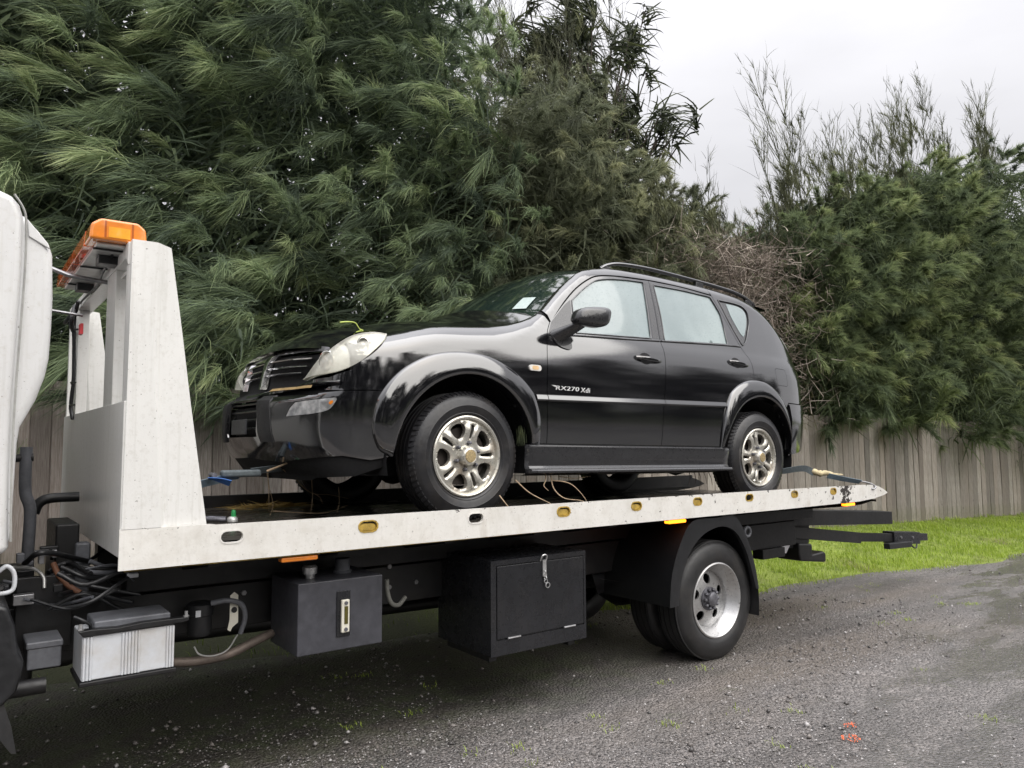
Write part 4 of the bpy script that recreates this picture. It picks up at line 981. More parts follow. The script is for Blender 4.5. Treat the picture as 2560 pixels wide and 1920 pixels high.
tk(MB().tube(smooth_path([(0.36, 4.6, 1.22), (0.38, 4.6, 1.27), (0.43, 4.6, 1.293), (0.56, 4.6, 1.296)], 5), 0.026, 10), 'intake_hose', M_PLAS, cl, smooth=60)
tk(MB().box(0.42, 0.52, 4.2, 4.62, 0.86, 1.19), 'stop_block', M_BLACK, cl, bev=0.01)
tk(MB().box(0.50, 0.565, 4.16, 4.24, 0.86, 1.10), 'stop_block', M_HOSE, cl, bev=0.012)
tk(MB().tube(smooth_path([(0.12, 3.65, 1.04), (0.17, 3.62, 1.07), (0.20, 3.62, 1.09), (0.225, 3.62, 1.06), (0.225, 3.62, 1.0), (0.19, 3.62, 0.985), (0.14, 3.64, 0.99)], 4), 0.009, 8), 'grab_handle', M_BATW, cl, smooth=60)
g_ = random.Random(3)
for i in range(20):
    mb = MB()
    x_ = g_.uniform(0.1, 0.55); y_ = g_.uniform(3.85, 4.3); z_ = g_.uniform(0.84, 1.06)
    mb.tube(smooth_path([(x_, y_, z_), (x_ + g_.uniform(.05, .15), y_ + g_.uniform(-.1, .1), z_ + g_.uniform(-.06, .06)), (x_ + g_.uniform(.15, .3), y_ + g_.uniform(-.15, .15), z_ + g_.uniform(-.1, .04))], 5), g_.uniform(0.004, 0.013), 7)
    tk(mb, 'hose', (M_PLAS, M_HOSE, M_PLAS)[i % 3], cl, smooth=60)
for i in range(11):
    x_ = g_.uniform(0.22, 0.42); y_ = g_.uniform(3.9, 4.2); z_ = g_.uniform(0.86, 1.08)
    tk(MB().box(x_, x_ + g_.uniform(.02, .08), y_, y_ + .05, z_, z_ + g_.uniform(.015, .05)), 'valve_block', (M_GALV, M_PLAS, M_HOSE)[i % 3], cl, bev=0.004)
tk(MB().tube(smooth_path([(0.25, 4.1, 1.02), (0.32, 4.05, 1.015), (0.36, 4.02, 0.98), (0.365, 4.0, 0.93)], 5), 0.008, 8), 'pipe', M_ALU, cl, smooth=60)
tk(MB().tube(smooth_path([(0.40, 4.05, 1.03), (0.42, 4.02, 0.98), (0.46, 3.98, 0.93), (0.5, 3.95, 0.9)], 5), 0.013, 8), 'copper_pipe', simple('rusty_copper', (0.20, 0.09, 0.05), 0.6), cl, smooth=60)
tk(MB().lathe([(0.026, -0.09), (0.033, -0.09), (0.033, 0.06), (0.026, 0.06)], (0.30, 3.74, 0.575), 'X', 16, True), 'spring_shackle', M_BLACK, cl, smooth=50)
tk(MB().lathe([(0.001, 0.0), (0.05, 0.005), (0.058, 0.02), (0.058, 0.10), (0.064, 0.105), (0.064, 0.155), (0.05, 0.165), (0.001, 0.168)], (1.02, 3.95, 0.63), 'Z', 24), 'filter_canister', M_PLAS, cl, smooth=40)
tk(MB().box(0.985, 1.008, 3.885, 3.892, 0.735, 0.765), 'canister_label', M_BATW, cl)
tk(MB().prism([(1.150, 0.815), (1.17, 0.832), (1.19, 0.815), (1.192, 0.68), (1.165, 0.66), (1.155, 0.64), (1.140, 0.65), (1.150, 0.70)], 3.90, 3.906), 'bracket', M_GAUGE, cl, bev=0.002)
tk(MB().cyl((1.17, 3.893, 0.745), (1.17, 3.90, 0.745), 0.014, 12), 'bracket_bolt', M_BLACK, cl)
tk(MB().tube(smooth_path([(1.06, 3.9, 0.79), (1.13, 3.87, 0.80), (1.20, 3.88, 0.77), (1.225, 3.9, 0.70), (1.21, 3.92, 0.62)], 6), 0.013, 8), 'air_hose', M_HOSE, cl, smooth=60)
tk(MB().tube(smooth_path([(0.98, 3.88, 0.60), (1.0, 3.86, 0.565), (1.06, 3.85, 0.55), (1.13, 3.86, 0.565), (1.19, 3.9, 0.62)], 6), 0.004, 6), 'thin_pipe', M_ALU, cl, smooth=60)
tk(MB().tube(smooth_path([(0.87, 3.92, 0.535), (1.0, 3.9, 0.525), (1.14, 3.9, 0.53), (1.30, 3.92, 0.575), (1.38, 3.95, 0.59)], 6), 0.022, 10), 'exhaust_pipe', simple('rusty_exhaust', (0.16, 0.13, 0.11), 0.6, 0.4, var=0.5), cl, smooth=60)
tk(MB().tube(smooth_path([(2.015, 3.9, 0.80), (2.02, 3.9, 0.73), (2.045, 3.9, 0.665), (2.10, 3.92, 0.645), (2.16, 3.95, 0.675)], 6), 0.013, 8), 'hydraulic_hose', simple('pale_hose', (0.22, 0.22, 0.2), 0.5), cl, smooth=60)
for x_, z_ in ((0.99, 0.90), (1.27, 0.79), (2.12, 0.84), (2.12, 0.72), (2.3, 0.73)): tk(MB().cyl((x_, 4.066, z_), (x_, 4.08, z_), 0.014, 6), 'chassis_bolt', M_GALV, ch)

# hydraulic tank
tn = empty('hydraulic_tank'); tn.parent = truck; tn.matrix_parent_inverse = Matrix.Translation(-_off)
tk(MB().box(1.39, 1.846, 3.62, 4.0, 0.535, 0.884), 'tank_body', M_TANK, tn, bev=0.006)
tk(MB().lathe([(0.024, 0), (0.026, 0.02), (0.036, 0.022), (0.038, 0.055), (0.03, 0.066), (0.001, 0.068)], (1.50, 3.75, 0.885), 'Z', 20), 'filler_cap', M_STEEL, tn, smooth=35)
tk(MB().lathe([(0.045, 0), (0.05, 0.012), (0.04, 0.014), (0.04, 0.075), (0.001, 0.078)], (1.70, 3.80, 0.885), 'Z', 20), 'breather', M_HOSE, tn, smooth=35)
tk(MB().box(1.59, 1.662, 3.612, 3.6185, 0.602, 0.826), 'gauge_plate', M_BOXB, tn, bev=0.002)
sg = tk(MB().box(1.609, 1.652, 3.596, 3.613, 0.622, 0.784), 'sight_gauge', M_GAUGE, tn, bev=0.005)
tk(MB().box(1.6225, 1.6415, 3.593, 3.597, 0.665, 0.752), 'gauge_window', simple('oily_window', (0.10, 0.085, 0.02), 0.15), tn)
for z_ in (0.639, 0.768): tk(MB().cyl((1.631, 3.589, z_), (1.631, 3.597, z_), 0.009, 12), 'gauge_bolt', M_HUB, tn)
# toolbox
tb = empty('toolbox'); tb.parent = truck; tb.matrix_parent_inverse = Matrix.Translation(-_off)
tk(MB().box(2.485, 3.205, 3.556, 4.12, 0.364, 0.896), 'box_body', M_BOXB, tb, bev=0.004)
fr = [(2.485, 0.364), (3.205, 0.364), (3.205, 0.896), (2.485, 0.896)]; dr = [(2.522, 0.448), (3.188, 0.448), (3.188, 0.868), (2.522, 0.868)]
tk(plate(MB(), fr, [dr], 3.546, 3.558), 'front_frame', M_BOXB, tb, bev=0.002)
door = tk(MB().box(2.528, 3.184, 3.544, 3.555, 0.456, 0.862), 'toolbox_door', M_BOXB, tb, bev=0.003)
for x_ in (2.60, 3.02): tk(MB().cyl((x_, 3.541, 0.454), (x_ + 0.09, 3.541, 0.454), 0.006, 8), 'hinge', M_GALV, tb)
mb = MB(); mb.tube(smooth_path([(2.845, 3.545, 0.866), (2.847, 3.53, 0.895), (2.865, 3.528, 0.902), (2.883, 3.53, 0.893), (2.883, 3.54, 0.865)], 5), 0.005, 6)
mb.box(2.855, 2.881, 3.533, 3.543, 0.775, 0.872)
tk(mb, 'latch', M_STEEL, tb, smooth=50)
mb = MB()
for i in range(4): mb.lathe([(0.011 + 0.003 * math.cos(t), 0.003 * math.sin(t)) for t in np.linspace(0, 6.28, 7)], (2.868 + 0.003 * i, 3.534, 0.80 - 0.018 * i), 'Y' if i % 2 else 'X', 12)
mb.lathe([(0.015 + 0.003 * math.cos(t), 0.003 * math.sin(t)) for t in np.linspace(0, 6.28, 7)], (2.888, 3.53, 0.722), 'Y', 16)
tk(mb, 'latch_chain', M_STEEL, tb, smooth=60)
for x_ in (2.51, 3.10): tk(MB().box(x_, x_ + 0.05, 3.6, 4.05, 0.325, 0.3635), 'box_runner', M_BLACK, tb)
# rear end: underlift, beam and tow gear
ul = empty('underlift'); ul.parent = truck; ul.matrix_parent_inverse = Matrix.Translation(-_off)
def bar(mb, a, b, wy, hz0, hz1=None):
    hz1 = hz1 or hz0
    (x0, y0, z0), (x1, y1, z1) = a, b
    return mb.add([(x0, y0 - wy, z0 - hz0), (x0, y0 + wy, z0 - hz0), (x0, y0 + wy, z0 + hz0), (x0, y0 - wy, z0 + hz0), (x1, y1 - wy, z1 - hz1), (x1, y1 + wy, z1 - hz1), (x1, y1 + wy, z1 + hz1), (x1, y1 - wy, z1 + hz1)],
                  [(0, 3, 2, 1), (4, 5, 6, 7), (0, 1, 5, 4), (1, 2, 6, 5), (2, 3, 7, 6), (3, 0, 4, 7)])
tk(bar(MB(), (5.6, 4.2, 0.905), (8.125, 4.2, 0.748), 0.10, 0.075, 0.066), 'lift_beam', M_BLACK, ul, bev=0.005)
tk(bar(MB(), (6.2, 4.2, 0.74), (7.55, 4.2, 0.575), 0.06, 0.055), 'boom', M_BLACK, ul, bev=0.005)
tk(bar(MB(), (7.3, 4.2, 0.60), (8.45, 4.2, 0.505), 0.045, 0.043), 'boom_extension', M_BLACK, ul, bev=0.004)
tk(bar(MB(), (8.22, 4.2, 0.525), (8.80, 4.2, 0.478), 0.065, 0.065), 'boom_head', M_BOXB, ul, bev=0.006)
tk(bar(MB(), (8.78, 4.2, 0.487), (9.02, 4.2, 0.470), 0.045, 0.04), 'boom_tongue', M_BOXB, ul, bev=0.005)
tk(bar(MB(), (7.90, 4.06, 0.470), (8.38, 4.06, 0.455), 0.035, 0.03), 'fork_arm', M_PLAS, ul, bev=0.008)
for x_ in (8.36, 8.62): tk(MB().cyl((x_, 4.125, 0.53 - (x_ - 8.22) * .08), (x_, 4.135, 0.53 - (x_ - 8.22) * .08), 0.014, 10), 'boom_bolt', M_GALV, ul)
tk(MB().tube(smooth_path([(8.60, 4.13, 0.46), (8.57, 4.125, 0.42), (8.62, 4.12, 0.385), (8.67, 4.12, 0.39), (8.70, 4.13, 0.42)], 5), 0.008, 8), 'hook', M_BLACK, ul, smooth=60)
tk(MB().prism([(5.25, 1.03), (6.62, 1.03), (6.66, 0.84), (6.64, 0.60), (6.42, 0.56), (6.18, 0.60), (5.9, 0.62), (5.3, 0.66)], 4.16, 4.20), 'rear_frame_plate', M_BLACK, ul, bev=0.004)
tk(MB().box(5.75, 6.08, 4.05, 4.16, 0.535, 0.62), 'tow_bracket', M_BLACK, ul, bev=0.006)
tk(MB().prism([(5.86, 0.652), (6.24, 0.650), (6.15, 0.552), (5.965, 0.568)], 4.085, 4.10), 'reflector_plate', simple('pale_reflector', (0.55, 0.55, 0.58), 0.35, var=0.2), ul, bev=0.003)
for i in range(5): tk(MB().prism([(6.045 + i * 0.036, 0.713), (6.072 + i * 0.036, 0.711), (6.068 + i * 0.036, 0.668), (6.058 + i * 0.036, 0.658), (6.048 + i * 0.036, 0.668)], 4.088, 4.096), 'reflector_tooth', M_GALV, ul)
tk(MB().prism([(6.38, 0.62), (6.60, 0.60), (6.60, 0.50), (6.80, 0.512), (6.83, 0.485), (6.825, 0.405), (6.40, 0.455), (6.38, 0.52)], 4.10, 4.36), 'towing_hitch', M_BLACK, ul, bev=0.02, seg=3)
tk(MB().lathe([(0.035 + 0.012 * math.cos(t), 0.012 * math.sin(t)) for t in np.linspace(0, 6.28, 9)], (4.99, 3.65, 0.87), 'Y', 20), 'lamp_ring', M_HOSE, smooth=60)
# ================================================================= CAR: body surface functions (car axes: x rearwards from front axle, w inwards from near side, z up)
CW = 1.86
PROF = [(.20, .11), (.26, .075), (.34, .045), (.44, .024), (.56, .010), (.70, .002), (.78, 0), (.86, .001), (.95, .005), (1.05, .016), (1.13, .033), (1.19, .054), (1.24, .076), (1.30, .098), (1.45, .150), (1.60, .203), (1.70, .240), (1.80, .28), (1.9, .33)]
PLAN = [(-1.03, .93), (-1.025, .70), (-1.0, .50), (-.955, .34), (-.885, .21), (-.78, .115), (-.64, .055), (-.45, .022), (-.2, .006), (.1, 0), (.7, 0), (1.4, 0), (2.1, 0), (2.8, 0), (3.1, .006), (3.3, .02), (3.5, .048), (3.68, .10), (3.82, .19), (3.91, .34), (3.955, .55), (3.97, .93)]
FRONT = [(.24, .20), (.30, .12), (.36, .06), (.44, .02), (.52, 0), (.66, 0), (.69, .010), (.715, .05), (.74, .105), (.78, .125), (.86, .14), (.95, .165), (1.0, .21), (1.05, .29), (1.1, .38)]
REAR = [(.26, .16), (.36, .05), (.45, .01), (.6, 0), (.78, 0), (.82, .012), (.85, .03), (1.1, .04), (1.2, .06), (1.3, .12)]
ZTOP = [(-.95, .90), (-.72, 1.0), (-.479, 1.07), (-.177, 1.149), (.1, 1.178), (.349, 1.211), (.484, 1.248), (.60, 1.30), (.66, 1.34), (.80, 1.46), (1.0, 1.615), (1.17, 1.72), (1.4, 1.783), (1.62, 1.81), (1.98, 1.822), (2.52, 1.818), (2.93, 1.797), (3.25, 1.765), (3.42, 1.72), (3.55, 1.64), (3.68, 1.52), (3.80, 1.38), (3.89, 1.26), (3.94, 1.13), (3.955, 1.0)]
E0T = [(-.9, .10), (-.4, .12), (.2, .11), (.5, .06), (.66, .05), (1.1, .05), (1.4, .09), (3.0, .10), (3.3, .13), (3.6, .17), (3.9, .16)]
H0T = [(-.9, .12), (.2, .14), (.5, .07), (.66, .05), (1.1, .05), (1.4, .085), (3.0, .09), (3.3, .14), (3.6, .22), (3.9, .22)]
_pp = np.array(smooth_path(PLAN, 10)); _pt = np.concatenate([[0], np.cumsum(np.linalg.norm(np.diff(_pp, axis=0), axis=1))])
_isx = (_pp[:, 0] > -0.98) & (_pp[:, 0] < 3.93)
def plan_xy(t): return np.interp(t, _pt, _pp[:, 0]), np.interp(t, _pt, _pp[:, 1])
def plan_n(t):
    a, b = plan_xy(np.asarray(t) - 0.03), plan_xy(np.asarray(t) + 0.03); dx, dw = b[0] - a[0], b[1] - a[1]; l_ = np.hypot(dx, dw) + 1e-9
    return -dw / l_, dx / l_          # inward normal (towards +w on the near flank)
def t_of_x(x): return np.interp(x, _pp[_isx, 0], _pt[_isx])
def pl(x): return np.interp(x, _pp[_isx, 0], _pp[_isx, 1])
def sstep(a, b, x):
    t = np.clip((np.asarray(x, float) - a) / (b - a), 0, 1); return t * t * (3 - 2 * t)
def eround(x, z):
    h0 = cub(H0T, x); q = np.clip((z - (cub(ZTOP, x) - h0)) / h0, 0, 1); return cub(E0T, x) * (1 - np.sqrt(np.maximum(0, 1 - q * q)))
def w_side(x, z): return pl(x) + cub(PROF, z) + eround(x, z)
def shell(t, z, off=0.0):
    """point on the lower body wrapped round nose, flank and tail"""
    t = np.asarray(t, float); z = np.asarray(z, float); far = t < 0; t = np.abs(t)      # negative t: mirrored far half of the nose
    x, w = plan_xy(t); nx, nw = plan_n(t)
    fr = np.where(x < 0, sstep(.06, .42, w), 0); rr = np.where(x > 2, sstep(.06, .42, w), 0)
    i = (1 - fr - rr) * (cub(PROF, z) + 0.6 * eround(np.clip(x, -.9, 3.9), z)) + fr * cub(FRONT, z) + rr * cub(REAR, z) - off
    ww = w + nw * i
    return np.stack([x + nx * i, np.where(far, CW - ww, ww), z + 0 * x], -1)
# ---------------------------------------------------------------- car materials
k = MatB('black_car_paint')
n1 = k.noise(0.9, 4); n2 = k.noise(240, 2, 0.5); n3 = k.noise(2.2, 5, 0.65)
sp = k.n('ShaderNodeSeparateXYZ'); k.l(k.co(), sp.inputs[0])
mudf = k.math('MULTIPLY', k.rng(sp.outputs['Z'], 0.30, 0.48, 1, 0), k.rng(n3, 0.5, 0.7, 0, 0.75))
c = k.mixc(mudf, (0.006, 0.006, 0.0075), (0.085, 0.05, 0.025))
k.set(Base_Color=c, Roughness=k.rng(n1, 0.3, 0.7, 0.10, 0.16))
k.b.inputs['Specular IOR Level'].default_value = 0.05
k.b.inputs['Coat Weight'].default_value = 1.0; k.b.inputs['Coat IOR'].default_value = 2.3
k.l(k.rng(mudf, 0, 0.7, 0.015, 0.5), k.b.inputs['Coat Roughness'])
bn = k.n('ShaderNodeBump'); bn.inputs['Strength'].default_value = 0.05; bn.inputs['Distance'].default_value = 0.002; k.l(n2, bn.inputs['Height'])
k.l(bn.outputs[0], k.b.inputs['Coat Normal'])
M_PAINT = k.m
M_TRIM = simple('satin_black_trim', (0.018, 0.018, 0.020), 0.32, var=0.2, bump=0.08, bscale=150, coat=0.8)
M_INNER = simple('flat_black_inner', (0.006, 0.006, 0.007), 0.85, var=0.3)
M_INNER2 = simple('matt_black_bumper', (0.010, 0.010, 0.011), 0.55, var=0.3)
M_CHROME = simple('chrome_trim', (0.78, 0.78, 0.80), 0.12, 1.0, var=0.08)
k = MatB('fogged_side_glass')
n1 = k.noise(1.3, 4); dv = k.n('ShaderNodeTexVoronoi'); dv.inputs['Scale'].default_value = 95.0; k.l(k.co(), dv.inputs['Vector'])
drop = k.rng(dv.outputs['Distance'], 0.18, 0.42, 1, 0); dm = k.math('MULTIPLY', drop, k.rng(k.noise(40, 3), 0.42, 0.58, 0, 1))
c = k.mixc(k.rng(n1, 0.35, 0.65, 0, 1), (0.21, 0.265, 0.27), (0.29, 0.35, 0.345))
spz = k.n('ShaderNodeSeparateXYZ'); k.l(k.co(), spz.inputs[0])
seat = k.math('MULTIPLY', k.rng(k.noise(2.6, 2, 0.4, stretch=(1.3, 1, 0.8)), 0.46, 0.62, 0, 0.4), k.rng(spz.outputs['Z'], 1.25, 1.62, 1, 0.15))
c = k.mixc(seat, c, (0.13, 0.17, 0.17))      # seats and trim dimly behind the misted glass
c = k.mixc(k.math('MULTIPLY', dm, 0.6), c, (0.15, 0.21, 0.22))
k.set(Base_Color=c, Roughness=0.14); k.b.inputs['Coat Weight'].default_value = 1.0; k.b.inputs['Coat Roughness'].default_value = 0.03
k.bump(dm, 0.35, 0.004)
M_FOG = k.m
k = MatB('dark_windscreen_glass')
k.set(Base_Color=(0.012, 0.022, 0.019), Roughness=0.05); k.b.inputs['Coat Weight'].default_value = 1.0; k.b.inputs['Coat Roughness'].default_value = 0.02
dv = k.n('ShaderNodeTexVoronoi'); dv.inputs['Scale'].default_value = 60.0; k.l(k.co(), dv.inputs['Vector'])
k.bump(k.rng(dv.outputs['Distance'], 0.05, 0.16, 1, 0), 0.3, 0.003)
M_WS = k.m
k = MatB('hazy_headlamp_lens')          # slightly yellowed clear cover
n1 = k.noise(9, 4)
k.set(Base_Color=(0.82, 0.81, 0.73), Roughness=0.08); k.b.inputs['Specular IOR Level'].default_value = 0.8
tr = k.n('ShaderNodeBsdfTransparent'); tr.inputs[0].default_value = (0.93, 0.93, 0.88, 1)
ms = k.n('ShaderNodeMixShader'); k.l(k.rng(n1, 0.3, 0.7, 0.46, 0.66), ms.inputs[0])
k.l(k.b.outputs[0], ms.inputs[1]); k.l(tr.outputs[0], ms.inputs[2]); k.l(ms.outputs[0], k.t.nodes['Material Output'].inputs[0])
M_LAMP = k.m
M_HOUS = simple('lamp_housing', (0.86, 0.85, 0.80), 0.3, 0.35, var=0.12, scale=20)
k = MatB('fog_lamp_lens')
n1 = k.noise(26, 4, 0.6)
k.set(Base_Color=k.mixc(k.rng(n1, 0.35, 0.65, 0, 1), (0.30, 0.31, 0.32), (0.66, 0.66, 0.66)), Roughness=0.1, Metallic=0.45); k.b.inputs['Coat Weight'].default_value = 1.0
M_FOGL = k.m
M_CLEAR = simple('clear_lamp_lens', (0.72, 0.70, 0.66), 0.12, var=0.15, scale=30, coat=1.0)
k = MatB('muddy_alloy')
n1 = k.noise(9, 6, 0.65); n2 = k.noise(40, 4)
sp = k.n('ShaderNodeSeparateXYZ'); k.l(k.co(), sp.inputs[0])
c = k.mixc(k.rng(n1, 0.52, 0.72, 0, 0.75), (0.62, 0.60, 0.54), (0.27, 0.20, 0.13))
k.set(Base_Color=c, Metallic=k.rng(n1, 0.5, 0.7, 0.8, 0.15), Roughness=k.rng(n2, 0.3, 0.7, 0.24, 0.38))
M_ALLOY = k.m
M_CAP = simple('brassy_cap_emblem', (0.45, 0.35, 0.19), 0.5, 0.6, var=0.5, scale=120, bump=0.6, bscale=140)
M_TYRE = simple('wet_tyre_rubber', (0.016, 0.016, 0.018), 0.36, var=0.4, scale=7, bump=0.2, bscale=60, dirt=(0.05, 0.042, 0.034), damt=0.45)
M_BRAKE = simple('rusty_brake', (0.06, 0.05, 0.045), 0.6, 0.5, var=0.4)

# ---------------------------------------------------------------- car frame
cyaw, cpit = R(1.2), R(0.95)
P0 = Vector((2.43, 3.69, 1.113))
cex = Vector((math.cos(cyaw) * math.cos(cpit), math.sin(cyaw) * math.cos(cpit), -math.sin(cpit))); cey = Vector((-math.sin(cyaw), math.cos(cyaw), 0)); cez = cex.cross(cey)
car = empty('suv')
car.matrix_world = Matrix(((cex.x, cey.x, cez.x, P0.x), (cex.y, cey.y, cez.y, P0.y), (cex.z, cey.z, cez.z, P0.z), (0, 0, 0, 1)))
tag(car, 'black four-wheel-drive car with fogged windows strapped on the truck deck', 'car')

def dens(poly, sp):
    out_ = []
    n = len(poly)
    for i in range(n):
        a, b = np.array(poly[i], float), np.array(poly[(i + 1) % n], float); m = max(1, int(math.ceil(np.linalg.norm(b - a) / sp)))
        out_ += [tuple(a + (b - a) * j / m) for j in range(m)]
    return out_
def area2(p): return 0.5 * sum(p[i][0] * p[(i + 1) % len(p)][1] - p[(i + 1) % len(p)][0] * p[i][1] for i in range(len(p)))
def shrink(poly, d):
    if area2(poly) < 0: poly = poly[::-1]
    n = len(poly); out_ = []
    for i in range(n):
        a, b, c_ = (np.array(poly[j % n], float) for j in (i - 1, i, i + 1))
        def nn(u):
            l_ = np.linalg.norm(u); return np.array([-u[1], u[0]]) / l_ if l_ > 1e-9 else np.zeros(2)
        v = nn(b - a) + nn(c_ - b); l_ = np.linalg.norm(v); v = v / l_ if l_ > 1e-6 else nn(b - a)
        out_.append(tuple(b + v * d))
    return out_
CEN = np.array([1.5, 0.93, 0.8])
def patch(name, outline, fn, mat, parent=None, holes=(), sp=0.03, thick=0.008, gap=0.0025, off=0.0, mirror=False):
    """panel cut from a body surface: outline and holes in the surface's 2-D coordinates"""
    if gap: outline = shrink(outline, gap)
    ol = dens(outline, sp); hl = [dens(h_, sp) for h_ in holes]
    us = [p[0] for p in ol]; vs_ = [p[1] for p in ol]
    allp = np.array(ol + [q for h_ in hl for q in h_])
    ex_ = []
    gx = np.arange(min(us) + sp * 0.5, max(us), sp); gy = np.arange(min(vs_) + sp * 0.5, max(vs_), sp)
    for x in gx:
        for y in gy:
            if inside(ol, (x, y)) and not any(inside(h_, (x, y)) for h_ in hl) and np.min((allp[:, 0] - x) ** 2 + (allp[:, 1] - y) ** 2) > (0.45 * sp) ** 2: ex_.append((x, y))
    V, F = tri2d(ol, hl, ex_)
    U = np.array(V); P_ = fn(U[:, 0], U[:, 1])
    e = 2e-3
    du = fn(U[:, 0] + e, U[:, 1]) - fn(U[:, 0] - e, U[:, 1]); dv_ = fn(U[:, 0], U[:, 1] + e) - fn(U[:, 0], U[:, 1] - e)
    Nn = np.cross(du, dv_); Nn /= np.linalg.norm(Nn, axis=1, keepdims=True) + 1e-12
    sg = np.sign(np.sum(Nn * (P_ - CEN), axis=1).mean()); Nn *= sg
    P_ = P_ + Nn * off
    verts = [tuple(p) for p in P_]; nor = [tuple(n_) for n_ in Nn]
    Fa = np.array([f[:3] for f in F]); fn_ = np.cross(P_[Fa[:, 1]] - P_[Fa[:, 0]], P_[Fa[:, 2]] - P_[Fa[:, 0]]); flip = float(np.sum(fn_ * Nn[Fa[:, 0]])) < 0
    faces = [tuple(reversed(f)) if flip else tuple(f) for f in F]
    if thick:
        key = {}
        for i, p in enumerate(V): key[(round(p[0], 6), round(p[1], 6))] = i
        for lp in [ol, *hl]:
            ids = [key.get((round(p[0], 6), round(p[1], 6))) for p in lp]
            ids = [i for i in ids if i is not None]; m = len(ids); o_ = len(verts)
            verts += [verts[i] for i in ids] + [tuple(P_[i] - Nn[i] * thick) for i in ids]; nor += [(0, 0, 0)] * (2 * m)
            faces += [(o_ + j, o_ + (j + 1) % m, o_ + m + (j + 1) % m, o_ + m + j) for j in range(m)]
    if mirror:
        n0 = len(verts)
        verts += [(p[0], CW - p[1], p[2]) for p in verts]; nor += [(n_[0], -n_[1], n_[2]) for n_ in nor]
        faces += [tuple(i + n0 for i in reversed(f)) for f in faces]
    me = bpy.data.meshes.new(name); me.from_pydata(verts, [], faces); me.update()
    me.polygons.foreach_set('use_smooth', [True] * len(me.polygons))
    me.normals_split_custom_set_from_vertices(nor)
    return link(name, me, mat, parent or car)

def _vz(x):
    zt, h0, e0 = cub(ZTOP, x), cub(H0T, x), cub(E0T, x); return zt, h0, e0, (h0 + e0) * 0.6
def v_of(x, z):
    zt, h0, e0, L = _vz(x); q = np.clip((z - (zt - h0)) / h0, 0, 1); return np.where(z < zt - h0, z, zt - h0 + np.arcsin(q) * L)
def side_pt(x, v):
    x = np.asarray(x, float); v = np.asarray(v, float); zt, h0, e0, L = _vz(x); ph = np.clip((v - (zt - h0)) / L, 0, math.pi / 2)
    z = np.where(v < zt - h0, v, zt - h0 + h0 * np.sin(ph)); return np.stack([x, pl(x) + cub(PROF, z) + e0 * (1 - np.cos(ph)), z], -1)
def vmap(pts): return [(p[0], float(v_of(p[0], p[1]))) for p in pts]
def sidep(name, pts, mat, holes=(), **kw): return patch(name, vmap(pts), side_pt, mat, holes=[vmap(h_) for h_ in holes], **kw)
def shellp(name, pts, mat, holes=(), **kw): return patch(name, pts, lambda t, z: shell(t, z), mat, holes=holes, **kw)
def ctube(name, pts, r, mat, parent=None, n=8, smooth=60): return MB().tube([tuple(p) for p in pts], r, n).build(name, mat, parent or car, smooth=smooth)
def on_side(x, z, out_=0.0): 
    p = side_pt(np.array([x]), v_of(np.array([x]), np.array([z])))[0]; return (p[0], p[1] - out_, p[2])
def rrect(x0, x1, z0, z1, r, n=4, sk=0.0):
    pts = []
    for cx_, cz_, a0 in ((x1 - r, z0 + r, -90), (x1 - r, z1 - r, 0), (x0 + r, z1 - r, 90), (x0 + r, z0 + r, 180)):
        for i in range(n + 1):
            a = R(a0 + 90 * i / n); pts.append((cx_ + r * math.cos(a), cz_ + r * math.sin(a) + 0))
    return [(p[0], p[1] + sk * (p[0] - x0)) for p in pts]
def arc(cx_, cz_, r, a0, a1, n): return [(cx_ + r * math.cos(R(a0 + (a1 - a0) * i / n)), cz_ + r * math.sin(R(a0 + (a1 - a0) * i / n))) for i in range(n + 1)]
def sm(pts, n=4): return [tuple(p) for p in smooth_path(pts, n)]

# ---------------------------------------------------------------- outer panels, near flank
FC, RC = (0.0, 0.378), (2.905, 0.372)
seam_f = sm([(0.686, 1.256), (0.631, 1.162), (0.606, 1.015), (0.597, 0.772), (0.605, 0.624), (0.612, 0.44)])
hl_edge = sm([(-0.66, 0.735), (-0.705, 0.80), (-0.715, 0.862), (-0.64, 0.915), (-0.56, 0.985), (-0.495, 1.062)], 3)
top_f = [(x, float(cub(ZTOP, x)) - 1e-4) for x in np.linspace(-0.485, 0.60, 24)] + [(0.625, 1.312)]
fend = hl_edge + top_f + seam_f + [(0.505, 0.44)] + arc(*FC, 0.505, 5, 136, 18)
sidep('front_fender', fend, M_PAINT)
b_seam = sm([(1.843, 1.735), (1.808, 1.469), (1.767, 1.24), (1.767, 1.129), (1.722, 0.808), (1.711, 0.66), (1.705, 0.44)])
frame_top = sm([(0.686, 1.256), (0.861, 1.416), (1.014, 1.543), (1.163, 1.635), (1.281, 1.682), (1.481, 1.712), (1.843, 1.735)])
gl_f = sm([(0.905, 1.205), (0.915, 1.30), (0.944, 1.447)], 2) + sm([(1.061, 1.535), (1.18, 1.612), (1.27, 1.652), (1.416, 1.682), (1.60, 1.702), (1.762, 1.710)], 3) + sm([(1.768, 1.70), (1.718, 1.458), (1.668, 1.245)], 3) + [(1.3, 1.226)]
fdoor = sidep('front_door', list(reversed(seam_f)) + frame_top[1:] + b_seam[1:], M_PAINT, holes=[gl_f])
seam_r = sm([(2.614, 1.718), (2.66, 1.60), (2.703, 1.492), (2.789, 1.283), (2.853, 1.17), (2.852, 1.03), (2.835, 0.872)])
gl_r = sm([(1.888, 1.706), (2.25, 1.712), (2.575, 1.703)], 3) + sm([(2.587, 1.692), (2.625, 1.608), (2.645, 1.522), (2.612, 1.290)], 3) + [(2.2, 1.266)] + sm([(1.818, 1.243), (1.860, 1.443), (1.884, 1.69)], 3)
